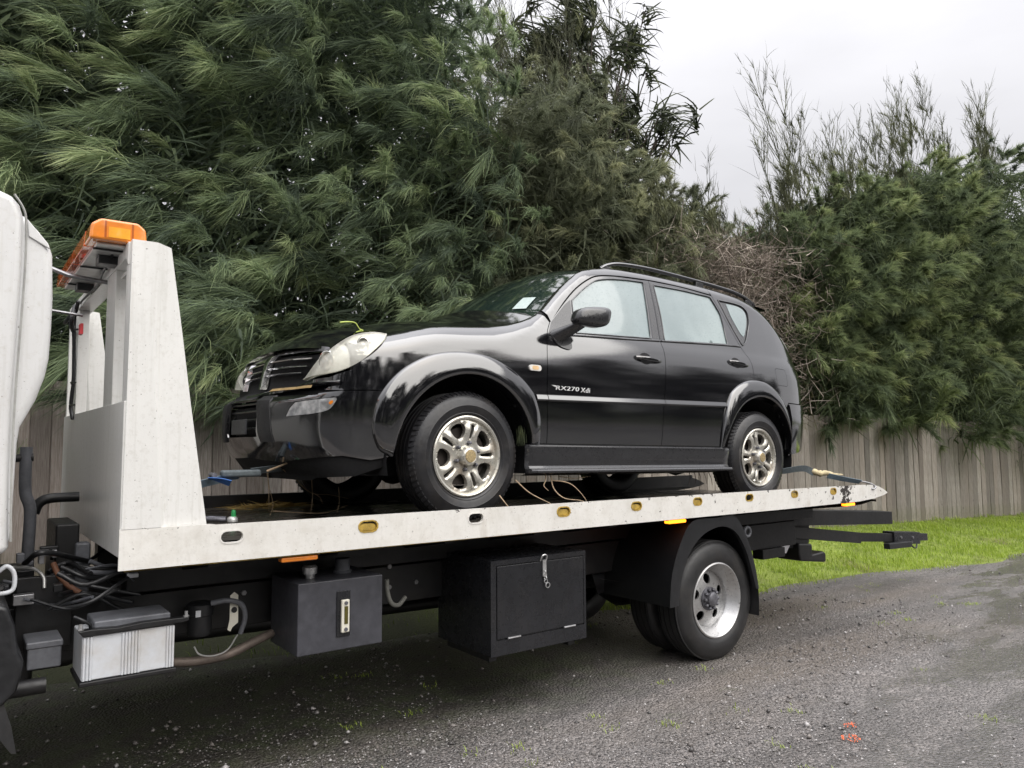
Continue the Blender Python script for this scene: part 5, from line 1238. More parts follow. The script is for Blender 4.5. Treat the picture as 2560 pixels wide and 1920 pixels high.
rdoor = sidep('rear_door', list(reversed(b_seam)) + sm([(1.843, 1.735), (2.226, 1.738), (2.614, 1.718)])[1:] + seam_r[1:] + arc(*RC, 0.505, 98, 172, 12) + [(2.41, 0.44)], M_PAINT, holes=[gl_r])
qw = sm([(2.685, 1.690), (2.879, 1.690), (3.01, 1.676), (3.064, 1.629), (3.048, 1.542), (2.976, 1.442), (2.892, 1.342), (2.825, 1.300)], 3) + sm([(2.815, 1.31), (2.74, 1.49)], 2)
fl_ = rrect(3.195, 3.385, 0.985, 1.135, 0.03)
qtop = [(x, float(cub(ZTOP, x)) - 1e-4) for x in np.linspace(3.93, 2.60, 34)]
quarter = sidep('quarter_panel', list(reversed(seam_r)) [:-1] + [(2.614, 1.718), (2.60, 1.75)] + qtop[::-1] + [(3.945, 1.0), (3.93, 0.842), (3.37, 0.842), (3.33, 0.80)] + arc(*RC, 0.505, 40, 96, 12), M_PAINT, holes=[qw, fl_])
sidep('fuel_flap', fl_, M_PAINT, gap=0.003)
# roof side strip between door tops and roof edge
cant = sm([(0.70, 1.262), (0.861, 1.424), (1.014, 1.551), (1.163, 1.643), (1.281, 1.690), (1.481, 1.720), (1.843, 1.743), (2.226, 1.746), (2.60, 1.728)])
sidep('roof_side', cant + [(2.60, 1.75)] + [(x, float(cub(ZTOP, x)) - 1e-4) for x in np.linspace(2.60, 0.66, 50)], M_PAINT, gap=0.001)
# glazing, set a little inside the frames
sidep('front_side_window', gl_f, M_FOG, gap=-0.004, off=-0.006, parent=fdoor, thick=0)
sidep('rear_side_window', gl_r, M_FOG, gap=-0.004, off=-0.006, parent=rdoor, thick=0)
qg = sm([(2.79, 1.672), (2.9, 1.672), (2.995, 1.660), (3.040, 1.617), (3.012, 1.535), (2.93, 1.425), (2.885, 1.39), (2.845, 1.44), (2.80, 1.56)], 3)
sidep('window_surround', qw, M_TRIM, gap=-0.003, off=-0.007, thick=0, parent=quarter)
sidep('quarter_window', qg, M_FOG, gap=0, off=-0.0045, thick=0.002, parent=quarter)
for nm, lp, pr in (('window_seal', gl_f, fdoor), ('window_seal', gl_r, rdoor), ('window_seal', qw, quarter)):
    ctube(nm, [on_side(p[0], p[1], 0.0005) for p in dens(lp, 0.04) + [lp[0]]], 0.0055, M_TRIM, pr, 6)
ctube('belt_moulding', [on_side(x, z, 0.003) for x, z in sm([(0.648, 1.166), (0.9, 1.187), (1.3, 1.207), (1.757, 1.234)], 5)], 0.007, M_TRIM, fdoor, 6)
ctube('belt_moulding', [on_side(x, z, 0.003) for x, z in sm([(1.775, 1.235), (2.2, 1.26), (2.6, 1.282), (2.785, 1.288)], 5)], 0.007, M_TRIM, rdoor, 6)
# pillar cover panels (black) between the windows
sidep('pillar_cover', sm([(1.690, 1.246), (1.737, 1.458), (1.786, 1.715)], 3) + sm([(1.832, 1.720), (1.800, 1.469), (1.758, 1.250)], 3), M_TRIM, gap=0.001, off=0.001, parent=fdoor, thick=0.002)
sidep('pillar_cover', sm([(1.776, 1.253), (1.818, 1.469), (1.852, 1.722)], 3) + sm([(1.874, 1.716), (1.846, 1.443), (1.805, 1.250)], 3), M_TRIM, gap=0.001, off=0.001, parent=rdoor, thick=0.002)
sidep('sail_panel', [(0.70, 1.263), (0.648, 1.178), (0.80, 1.192), (0.892, 1.200), (0.903, 1.30), (0.932, 1.452), (0.865, 1.408)], M_TRIM, gap=0.002, off=0.001, parent=fdoor, thick=0.002)
# inner skin behind the panel gaps and the far flank
for nm, far in (('inner_skin', False), ('far_flank', True)):
    rows_ = []
    xs_ = np.linspace(-0.72, 3.90, 70)
    zz = np.linspace(0, 1, 22)
    mb = MB()
    grid = []
    for x in xs_:
        vt = float(v_of(x, float(cub(ZTOP, x)) - 2e-4)); col_ = []
        for q in zz:
            v = 0.44 + (vt - 0.44) * q; p = side_pt(np.array([x]), np.array([v]))[0]
            col_.append((p[0], CW - p[1], p[2]) if far else (p[0], p[1] + 0.022, p[2]))
        grid.append(col_)
    n_ = len(zz); vv = [p for c_ in grid for p in c_]; ff = []
    for i in range(len(xs_) - 1):
        for j in range(n_ - 1):
            cx_ = (xs_[i] + xs_[i + 1]) / 2; cz_ = (grid[i][j][2] + grid[i][j + 1][2]) / 2
            if math.hypot(cx_ - FC[0], cz_ - FC[1]) < 0.5 or math.hypot(cx_ - RC[0], cz_ - RC[1]) < 0.5: continue
            ff.append((i * n_ + j, i * n_ + j + 1, (i + 1) * n_ + j + 1, (i + 1) * n_ + j))
    mb.add(vv, ff); mb.build(nm, M_PAINT if far else M_INNER, car, smooth=180)

# wheel-arch flares
def flare(name, outer, c_, ri, amp, mat):
    outer = sm(outer, 3); rows_ = [[] for _ in range(9)]; n_ = len(outer)
    for i, (x, z) in enumerate(outer):
        a = math.atan2(z - c_[1], x - c_[0]); ix, iz = c_[0] + ri * math.cos(a), c_[1] + ri * math.sin(a)
        fade = min(1, i / 4, (n_ - 1 - i) / 4)
        for j, (q, o_) in enumerate(((0, 0.0), (0.03, 0.011), (0.10, 0.017), (0.3, 0.024), (0.6, 0.031), (0.85, 0.034), (0.97, 0.031), (1.0, 0.022), (1.0, -0.05))):
            px, pz = x + (ix - x) * q, z + (iz - z) * q; ws = float(w_side(px, pz)) if pz < float(cub(ZTOP, px)) else 0.02
            rows_[j].append((px, ws - o_ * amp * (0.55 + 0.45 * fade), pz))
    return MB().strip(rows_).build(name, mat, car, smooth=180)
flare('front_flare', [(-.50, .375), (-.565, .42), (-.605, .53), (-.59, .66), (-.549, .745), (-.478, .83), (-.383, .90), (-.25, .96), (-.095, .988), (.06, .988), (.18, .966), (.30, .915), (.391, .857), (.455, .80), (.489, .761), (.525, .68), (.542, .609), (.550, .52), (.552, .44)], FC, 0.478, 1.15, M_PAINT)
flare('rear_flare', [(2.395, .44), (2.405, .56), (2.425, .68), (2.45, .764), (2.485, .83), (2.525, .888), (2.59, .935), (2.662, .969), (2.76, .997), (2.857, 1.006), (2.94, 1.003), (3.014, .991), (3.13, .945), (3.232, .883), (3.31, .79), (3.361, .671), (3.395, .52), (3.41, .40)], RC, 0.494, 1.15, M_PAINT)
# door moulding, sloping top face
def lmould(x0, x1, pr):
    rows_ = []
    xs_ = np.linspace(x0, x1, max(3, int((x1 - x0) / 0.08)))
    for dz, o_ in ((0.0, 0.0), (-0.004, 0.006), (-0.030, 0.017), (-0.036, 0.016), (-0.042, 0.0)):
        rows_.append([(x, float(w_side(x, 0.775)) - o_, 0.767 + 0.0195 * (x - 0.5) + dz) for x in xs_])
    MB().strip(rows_).build('door_moulding', M_PAINT, pr, smooth=30)
lmould(0.505, 0.594, car); lmould(0.600, 1.716, fdoor); lmould(1.722, 2.44, rdoor)
# sill cladding and step
prof_s = [(0.035, 0.452), (-0.020, 0.449), (-0.034, 0.440), (-0.036, 0.42), (-0.022, 0.36), (-0.016, 0.318), (-0.03, 0.303), (-0.062, 0.297), (-0.07, 0.288), (-0.068, 0.276), (-0.05, 0.268), (0.06, 0.255), (0.3, 0.25)]
xs_ = [0.43, 0.445, 0.47, 0.6, 1.2, 1.8, 2.36, 2.43, 2.455, 2.47]
sc_ = [0.2, 0.7, 0.95, 1, 1, 1, 1, 0.95, 0.7, 0.2]
MB().strip([[(x, w_ if w_ > 0.03 else 0.03 + (w_ - 0.03) * s_, z) for x, s_ in zip(xs_, sc_)] for w_, z in prof_s]).build('side_step', M_TRIM, car, smooth=32)
# door handles; a flat black oval stands in for the scoop's shade
for (x0, x1, z0, z1, pr) in ((1.435, 1.70, 1.083, 1.071, fdoor), (2.54, 2.785, 1.142, 1.124, rdoor)):
    cx_, cz_ = x0 + (x1 - x0) * 0.42, (z0 + z1) / 2
    sidep('scoop_shade', [(cx_ + 0.062 * math.cos(a), cz_ + 0.043 * math.sin(a) + 0.003) for a in np.linspace(0, 2 * math.pi, 24, endpoint=False)], M_INNER, gap=0, off=0.0012, thick=0, sp=0.02, parent=pr)
    mb = MB(); rows_ = []
    for q in np.linspace(0, 1, 13):
        x = x0 + (x1 - x0) * q; z = z0 + (z1 - z0) * q; o_ = 0.012 + 0.024 * math.sin(math.pi * q) ** 0.6; h_ = 0.012 + 0.006 * math.sin(math.pi * q); ww = float(w_side(x, z))
        rows_.append([(x, ww - o_ + 0.012, z + h_), (x, ww - o_, z + h_ * 0.7), (x, ww - o_ - 0.004, z), (x, ww - o_, z - h_ * 0.8), (x, ww - o_ + 0.012, z - h_), (x, ww - o_ + 0.012, z + h_)])
    mb.strip(rows_); m_ = len(rows_[0]); mb.f += [tuple(range(m_ - 1)), tuple((len(rows_) - 1) * m_ + i for i in range(m_ - 1))]
    mb.build('door_handle', M_PAINT, pr, smooth=40)
# small lamp on the fender, chrome lettering on the door
sidep('side_repeater', rrect(0.447, 0.545, 0.915, 0.952, 0.017, sk=0.0), M_CLEAR, gap=0, off=0.009, thick=0.012, sp=0.015)
sidep('repeater_lens', rrect(0.470, 0.522, 0.922, 0.946, 0.011), simple('amber_bulb', (0.8, 0.55, 0.3), 0.2, coat=1.0), gap=0, off=0.0105, thick=0.003, sp=0.015)
def text_mesh(body, x0, x1, zb, h, nm, parent, mat, shear=0.12):
    cu = bpy.data.curves.new(nm, 'FONT'); cu.body = body; cu.size = 1.0; cu.extrude = 0.02; cu.shear = shear; cu.offset = 0.004; cu.space_character = 1.08
    o = bpy.data.objects.new(nm, cu); COL.objects.link(o); bpy.context.view_layer.update()
    me = bpy.data.meshes.new_from_object(o.evaluated_get(bpy.context.evaluated_depsgraph_get())); bpy.data.objects.remove(o)
    co = np.zeros(len(me.vertices) * 3); me.vertices.foreach_get('co', co); co = co.reshape(-1, 3)
    a, b = co[:, 0].min(), co[:, 0].max(); c_, d_ = co[:, 1].min(), co[:, 1].max()
    X = x0 + (co[:, 0] - a) / (b - a) * (x1 - x0); Zc = zb + (co[:, 1] - c_) / (d_ - c_) * h - 0.017 * 0 * X; Wd = w_side(X, Zc) - 0.0015 - co[:, 2] * 0.12
    me.vertices.foreach_set('co', np.stack([X, Wd, Zc], 1).reshape(-1).astype(np.float32)); me.update()
    me.materials.clear()
    return link(nm, me, mat, parent)
M_LETTER = simple('bright_lettering', (0.80, 0.80, 0.80), 0.35, 0.2, var=0.08)
text_mesh('RX270', 0.668, 0.872, 0.805, 0.027, 'door_lettering', fdoor, M_LETTER); text_mesh('Xdi', 0.886, 0.972, 0.800, 0.031, 'door_lettering', fdoor, M_LETTER)
wing = MB(); wing.prism([(0.630, 0.8335), (0.667, 0.8325), (0.665, 0.822)], float(w_side(0.65, 0.83)) - 0.005, float(w_side(0.65, 0.83)) - 0.0015); wing.build('lettering_wing', M_LETTER, fdoor)
# mirror
def superell(c_, r_, p, n1=18, n2=28, shear=None):
    rows_ = []
    def sp_(v): return math.copysign(abs(v) ** (2 / p), v)
    for i in range(n1 + 1):
        th = -math.pi / 2 + math.pi * i / n1; row = []
        for j in range(n2 + 1):
            ph = 2 * math.pi * j / n2; q = [r_[0] * sp_(math.cos(th)) * sp_(math.cos(ph)), r_[1] * sp_(math.cos(th)) * sp_(math.sin(ph)), r_[2] * sp_(math.sin(th))]
            if shear: q = shear(q)
            row.append((c_[0] + q[0], c_[1] + q[1], c_[2] + q[2]))
        rows_.append(row)
    return rows_
def msh(q):
    t = (q[0] + 0.15) / 0.30; s_ = 0.78 + 0.32 * t; return [q[0] + 0.02 * (q[2] / 0.07), q[1] * (0.8 + 0.2 * t), q[2] * s_ + 0.012 * (t - 0.5)]
mir = MB().strip(superell((0.870, -0.115, 1.287), (0.145, 0.085, 0.070), 3.2, shear=msh)).build('door_mirror', M_TRIM, fdoor, smooth=180)
rows_ = []
for q in np.linspace(0, 1, 8):
    c_ = np.array([0.715, 0.062, 1.155]) * (1 - q) + np.array([0.83, -0.09, 1.245]) * q; a_, b_ = 0.060 * (1 - q) + 0.055 * q, 0.055 * (1 - q) + 0.022 * q
    rows_.append([(c_[0] + a_ * math.cos(t), c_[1] + 0.3 * a_ * math.cos(t), c_[2] + b_ * math.sin(t)) for t in np.linspace(0, 2 * math.pi, 17)])
MB().strip(rows_).build('mirror_arm', M_TRIM, fdoor, smooth=180)
sidep('mirror_base', sm([(0.665, 1.150), (0.70, 1.105), (0.755, 1.083), (0.822, 1.085), (0.828, 1.175)], 4) + [(0.70, 1.166)], M_TRIM, gap=0, off=0.009, thick=0.01, parent=fdoor, sp=0.02)
# tail lamp
sidep('tail_lamp', sm([(3.615, 1.545), (3.675, 1.49), (3.76, 1.39), (3.80, 1.33), (3.72, 1.33), (3.66, 1.36), (3.63, 1.44)], 3), M_CLEAR, gap=0, off=0.004, thick=0.006, sp=0.02)

# ---------------------------------------------------------------- nose
bt = [float(t_of_x(x)) for x in (-0.50, -0.48, -0.43, -0.352)]
bump_o = [(-0.95, 0.37), (-0.5, 0.345), (0.0, 0.355), (0.43, 0.335), (0.70, 0.36), (0.92, 0.375), (1.08, 0.352), (bt[0], 0.37), (bt[1], 0.52), (bt[2], 0.635), (bt[3], 0.733), (1.055, 0.733), (0.90, 0.728), (0.75, 0.712), (0.4, 0.706), (0.0, 0.706), (-0.4, 0.706), (-0.95, 0.725)]
fogo = sm([(0.560, 0.588), (0.589, 0.633), (0.630, 0.668)], 3) + sm([(0.72, 0.677), (0.878, 0.692)], 2) + sm([(0.884, 0.68), (0.850, 0.63), (0.80, 0.609), (0.72, 0.597)], 3)
fgm = [(-p[0], p[1]) for p in fogo]
intake = [(-0.27, 0.48), (0.255, 0.48), (0.262, 0.695), (-0.275, 0.695)]
bumper = shellp('front_bumper', bump_o, M_PAINT, holes=[fogo, fgm, intake], sp=0.035)
shellp('fog_lamp', fogo, M_FOGL, gap=0.002, off=-0.003, sp=0.02, parent=bumper); shellp('fog_lamp', fgm, M_FOGL, gap=0.002, off=-0.003, sp=0.03, parent=bumper)
shellp('fog_indicator', sm([(0.838, 0.660), (0.85, 0.672), (0.862, 0.672), (0.858, 0.658), (0.845, 0.650)], 3), M_AMBER, gap=0, off=0.0005, thick=0, sp=0.02, parent=bumper)
shellp('intake_recess', intake, M_INNER, gap=-0.005, off=-0.05, thick=0, parent=bumper, sp=0.05)
for z_ in (0.53, 0.58, 0.63, 0.675): ctube('intake_slat', [tuple(shell(t, z_, -0.03)) for t in np.linspace(-0.26, 0.25, 14)], 0.008, M_TRIM, bumper)
MB().box(-1.040, -1.030, 0.80, 1.06, 0.495, 0.585).build('number_plate_holder', simple('dark_plate', (0.035, 0.036, 0.04), 0.4), bumper, bev=0.004)
for s_ in (1, -1):
    MB().strip([[tuple(shell(s_ * (t_ + (0.715 - z) * 0.18), z, o_)) for z in np.linspace(0.45, 0.715, 10)] for t_, o_ in ((0.255, -0.02), (0.260, 0.010), (0.272, 0.016), (0.36, 0.012), (0.40, 0.004), (0.405, -0.01))]).build('bumper_pillar', M_INNER2, bumper, smooth=35)
shellp('bumper_ledge', [(-0.9, 0.704), (0.9, 0.704), (0.86, 0.77), (0.55, 0.765), (-0.9, 0.765)], M_INNER, gap=0, off=-0.012, thick=0, sp=0.05)
shellp('bumper_valance', [(-1.1, 0.26), (-0.5, 0.235), (0.5, 0.235), (1.0, 0.26), (1.16, 0.31), (1.19, 0.39), (-1.1, 0.39)], M_INNER, gap=0, off=-0.015, thick=0, sp=0.05)
# torn upper trim lying on the bumper
MB().strip([[tuple(shell(t, z, o_)) for t in np.linspace(0.30, 0.745, 12)] for z, o_ in ((0.741, 0.055), (0.757, 0.045))]).build('trim_strip', simple('muddy_tan_strip', (0.25, 0.17, 0.07), 0.6, var=0.4, scale=30), bumper, smooth=180)
MB().strip([[tuple(shell(t, z + (t - 0.5) * 0.055, o_)) for t in np.linspace(0.02, 0.90, 18)] for z, o_ in ((0.736, 0.02), (0.752, 0.046), (0.758, 0.04), (0.765, 0.0))]).build('torn_trim', M_PAINT, bumper, smooth=40)
# grille
shellp('grille_back', [(-0.86, 0.745), (0.58, 0.745), (0.70, 0.85), (0.79, 0.955), (0.0, 1.0), (-0.86, 0.97)], M_INNER, gap=0, off=-0.03, thick=0, sp=0.05)
gr = shellp('grille_hood_trim', [(-0.80, 0.967), (-0.4, 0.985), (0.0, 0.99), (0.5, 0.978), (0.785, 0.950), (0.80, 0.962), (0.795, 0.975), (0.5, 1.012), (0.0, 1.024), (-0.4, 1.018), (-0.80, 0.992)], simple('grey_bonnet_lip', (0.20, 0.20, 0.21), 0.3, 0.5, var=0.3, scale=60, coat=0.6), gap=0, off=0.0, thick=0.01)
for z_, a_ in ((0.938, 0.625), (0.893, 0.575), (0.852, 0.525)):
    for s_ in (1, -1):
        MB().strip([[tuple(shell(s_ * t, z_ - 0.012 * (t / 0.6) ** 2 + dz, o_)) for t in np.linspace(0.055, a_, 12)] for dz, o_ in ((0.007, -0.02), (0.006, 0.004), (0.0, 0.010), (-0.006, 0.004), (-0.007, -0.02))]).build('grille_bar', M_CHROME, car, smooth=50)
MB().strip([[tuple(shell(t, z, o_)) for z in np.linspace(0.772, 0.986, 10)] for t, o_ in ((-0.034, -0.02), (-0.030, 0.012), (0.0, 0.022), (0.030, 0.012), (0.034, -0.02))]).build('grille_centre_bar', M_CHROME, car, smooth=50)
MB().strip([[tuple(shell(t, z, o_)) for z in np.linspace(0.79, 0.965, 8)] for t, o_ in ((-0.50, -0.02), (-0.485, 0.008), (-0.465, -0.02))]).build('grille_edge_bar', M_CHROME, car, smooth=50)
# headlamps
hl_o = sm([(0.548, 0.800), (0.63, 0.840), (0.708, 0.885), (0.803, 0.957), (0.897, 1.014), (0.966, 1.046), (1.05, 1.066), (1.12, 1.071), (1.174, 1.060), (1.140, 1.015), (1.080, 0.952), (1.03, 0.905), (0.966, 0.861), (0.90, 0.834), (0.834, 0.819), (0.70, 0.808), (0.60, 0.802)], 3)
head = shellp('headlamp', hl_o, M_LAMP, gap=0.004, off=0.006, thick=0.03, sp=0.025)
shellp('lamp_housing', hl_o, M_HOUS, gap=0.006, off=-0.022, thick=0, sp=0.03, parent=head)
head2 = shellp('headlamp', [(-p[0], p[1]) for p in hl_o], M_LAMP, gap=0.004, off=0.006, thick=0.03, sp=0.03)
M_REFL = simple('lamp_reflector', (0.66, 0.65, 0.62), 0.14, 1.0, var=0.25, scale=60)
for (tc_, zc, r_) in ((0.80, 0.893, 0.056), (1.02, 0.983, 0.044)):
    c_ = shell(tc_, zc, -0.016); n_ = shell(tc_, zc, 0.05) - c_; n_ = n_ / np.linalg.norm(n_)
    a_ = np.cross(n_, [0, 0, 1.0]); a_ /= np.linalg.norm(a_); b_ = np.cross(n_, a_)
    rows_ = [[tuple(c_ + n_ * o_ + r_ * f_ * (a_ * math.cos(t) * 0.72 + b_ * math.sin(t))) for t in np.linspace(0, 2 * math.pi, 25)] for f_, o_ in ((1.12, -0.004), (1.0, 0.010), (0.93, 0.011), (0.8, -0.004), (0.42, -0.016), (0.36, 0.0), (0.3, 0.006), (0.02, 0.009))]
    MB().strip(rows_).build('lamp_bowl', M_REFL, head, smooth=50)
shellp('lamp_surround', [(0.50, 0.775), (0.60, 0.785), (0.834, 0.80), (0.966, 0.845), (1.02, 0.80), (1.05, 0.735), (0.9, 0.73), (0.52, 0.74)], M_PAINT, gap=0, off=-0.001, sp=0.03)

# ---------------------------------------------------------------- bonnet, cowl, windscreen, roof
def crossgrid(name, edge, crown, bow, mat, n=26, pw=2.0, smooth=180):
    """sheet spanning the car between a near edge polyline and its mirror image"""
    rows_ = []
    for (x, w_, z), c_, b_ in zip(edge, crown, bow):
        row = []
        for s_ in np.linspace(-1, 1, n + 1):
            k_ = 1 - abs(s_) ** pw; row.append((x - b_ * k_, CW / 2 + s_ * (CW / 2 - w_), z + c_ * k_))
        rows_.append(row)
    return MB().strip(rows_).build(name, mat, car, smooth=smooth)
e_n = [tuple(shell(t, z, -0.002)) for t, z in ((0.80, 0.962), (0.85, 0.992), (0.897, 1.02), (0.966, 1.052), (1.05, 1.073), (1.12, 1.078))]
e_f = []
for x in np.linspace(-0.485, 0.585, 22):
    z = float(cub(ZTOP, x)); e_f.append((x, float(pl(x) + cub(PROF, z) + cub(E0T, x)) + 0.003, z + 0.001))
edge = e_n + e_f; m_ = len(edge); qs = np.linspace(0, 1, m_)
crown = [float(cub([(0, .045), (.12, .06), (.3, .085), (.6, .09), (1, .10)], q)) for q in qs]; bow = [float(cub([(0, .075), (.2, .06), (.35, .04), (.7, .06), (1, .17)], q)) for q in qs]
crossgrid('bonnet', edge, crown, bow, M_PAINT, pw=2.4)
e_c = [edge[-1], (0.60, edge[-1][1] + 0.01, 1.305), (0.645, edge[-1][1] + 0.03, 1.33)]
crossgrid('cowl', [(p[0], p[1], p[2] - 0.006) for p in e_c], [.096, .07, .05], [.17, .185, .19], M_TRIM, pw=2.2)
ap_in = sm([(0.600, 1.300), (0.660, 1.34), (0.752, 1.425), (0.88, 1.53), (0.995, 1.613), (1.10, 1.683), (1.17, 1.722)], 3)
def ein(x, z): return float(pl(x) + cub(PROF, z) + cub(E0T, x))
wsE = [(x, ein(x, z) + 0.004, z - 0.003) for x, z in ap_in]; m_ = len(wsE)
crossgrid('windscreen', wsE, list(np.linspace(0.02, 0.05, m_)), list(np.linspace(0.19, 0.05, m_)), M_WS, pw=2.2)
xs_ = np.concatenate([np.linspace(1.165, 3.2, 30), np.linspace(3.25, 3.95, 24)])
crossgrid('roof', [(x, ein(x, float(cub(ZTOP, x))) - 0.001, float(cub(ZTOP, x))) for x in xs_], [0.05 * float(sstep(4.0, 3.3, x)) if x > 3.3 else 0.05 for x in xs_], [0.05 * (1 - float(sstep(1.1, 1.6, x))) for x in xs_], M_PAINT)
MB().strip([[(3.36 + 0.03 * abs(s_) ** 2, 0.93 + s_ * 0.52, 1.80 - 0.03 * s_ * s_) for s_ in np.linspace(-1, 1, 13)], [(3.60, 0.93 + s_ * 0.54, 1.772 - 0.03 * s_ * s_) for s_ in np.linspace(-1, 1, 13)], [(3.60, 0.93 + s_ * 0.54, 1.752 - 0.03 * s_ * s_) for s_ in np.linspace(-1, 1, 13)], [(3.40, 0.93 + s_ * 0.5, 1.74 - 0.03 * s_ * s_) for s_ in np.linspace(-1, 1, 13)]]).build('roof_spoiler', M_PAINT, car, smooth=40)
# wipers, windscreen label, leaf on the glass
for y0_, y1_, x0_, x1_ in ((0.55, 1.15, 0.50, 0.60), (1.25, 1.62, 0.50, 0.62)):
    ctube('wiper', sm([(x0_, y0_, 1.355), (x0_ + 0.03, (y0_ + y1_) / 2, 1.375), (x1_, y1_, 1.385)], 4), 0.009, M_TRIM, None, 6)
def ws_pt(i, s_):
    x, w_, z = wsE[i]; b_ = np.linspace(0.19, 0.05, m_)[i]; c_ = np.linspace(0.02, 0.05, m_)[i]; k_ = 1 - abs(s_) ** 2.2
    return np.array([x - b_ * k_ - 0.006, CW / 2 + s_ * (CW / 2 - w_), z + c_ * k_ + 0.004])
MB().strip([[tuple(ws_pt(i, s_)) for s_ in np.linspace(-0.87, -0.73, 4)] for i in (4, 5, 6, 7)]).build('windscreen_label', simple('pale_label', (0.42, 0.50, 0.48), 0.4, var=0.15, scale=50), car, smooth=180)
# roof rails
def rail(far):
    pth = sm([(1.44, 1.792), (1.53, 1.835), (1.676, 1.864), (2.0, 1.877), (2.54, 1.866), (3.0, 1.848), (3.22, 1.822), (3.36, 1.78), (3.41, 1.755)], 5)
    rows_ = []
    for x, z in pth:
        w_ = 0.385; hh = 0.015; 
        rows_.append([(x, (CW - q[0]) if far else q[0], q[1]) for q in [(w_ + 0.022 * math.cos(t), z + hh * math.sin(t)) for t in np.linspace(0, 2 * math.pi, 11)]])
    o = MB().strip(rows_).build('roof_rail', M_PAINT, car, smooth=180)
    for x, zt_ in ((1.50, 1.82), (2.62, 1.858), (3.32, 1.79)):
        y_ = (CW - 0.385) if far else 0.385
        MB().box(x - 0.05, x + 0.05, y_ - 0.018, y_ + 0.018, float(cub(ZTOP, x)) - 0.02, zt_).build('rail_foot', M_TRIM, o, bev=0.008)
rail(False); rail(True)
# rear bumper and tail
rb = [(float(t_of_x(3.36)), 0.835), (float(t_of_x(3.41)), 0.70), (float(t_of_x(3.42)), 0.50), (float(t_of_x(3.38)), 0.39), (float(t_of_x(3.7)), 0.43), (5.6, 0.46), (_pt[-1] - 0.01, 0.46), (_pt[-1] - 0.01, 0.835)]
shellp('rear_bumper', rb, M_PAINT, sp=0.04, off=0.012, thick=0.03, mirror=True)
shellp('tailgate', [(float(t_of_x(3.80)), 0.845), (_pt[-1] - 0.01, 0.845), (_pt[-1] - 0.01, 1.18), (float(t_of_x(3.88)), 1.10)], M_PAINT, sp=0.05, mirror=True)
# floor pan and arch liners
MB().prism([(-0.85, 0.36), (-0.62, 0.26), (3.4, 0.27), (3.85, 0.45), (3.85, 0.6), (-0.85, 0.6)], 0.36, CW - 0.36).build('floor_pan', M_INNER, car)
MB().box(0.46, 2.43, 0.06, CW - 0.06, 0.27, 0.46).build('sill_box', M_INNER, car)
for c_ in (FC, RC):
    for s_ in (0, 1):
        a_, b_ = (0.045, 0.40) if not s_ else (CW - 0.045, CW - 0.40)
        ang = np.linspace(R(-12), R(192), 26)
        MB().strip([[(c_[0] + 0.52 * math.cos(t), y_, c_[1] + 0.52 * math.sin(t)) for t in ang] for y_ in (a_, b_)]).strip([[(c_[0] + r_ * math.cos(t), b_, c_[1] + r_ * math.sin(t)) for t in ang] for r_ in (0.52, 0.05)]).build('arch_liner', M_INNER, car, smooth=60)
for x_, z_ in ((FC[0], 0.33), (RC[0], 0.35)): MB().cyl((x_, 0.2, z_), (x_, CW - 0.2, z_), 0.05, 12).lathe([(0.02, -0.2), (0.12, -0.12), (0.15, 0), (0.12, 0.12), (0.02, 0.2)], (x_, 0.9, z_), 'Y', 16).build('axle', M_INNER, car, smooth=60)

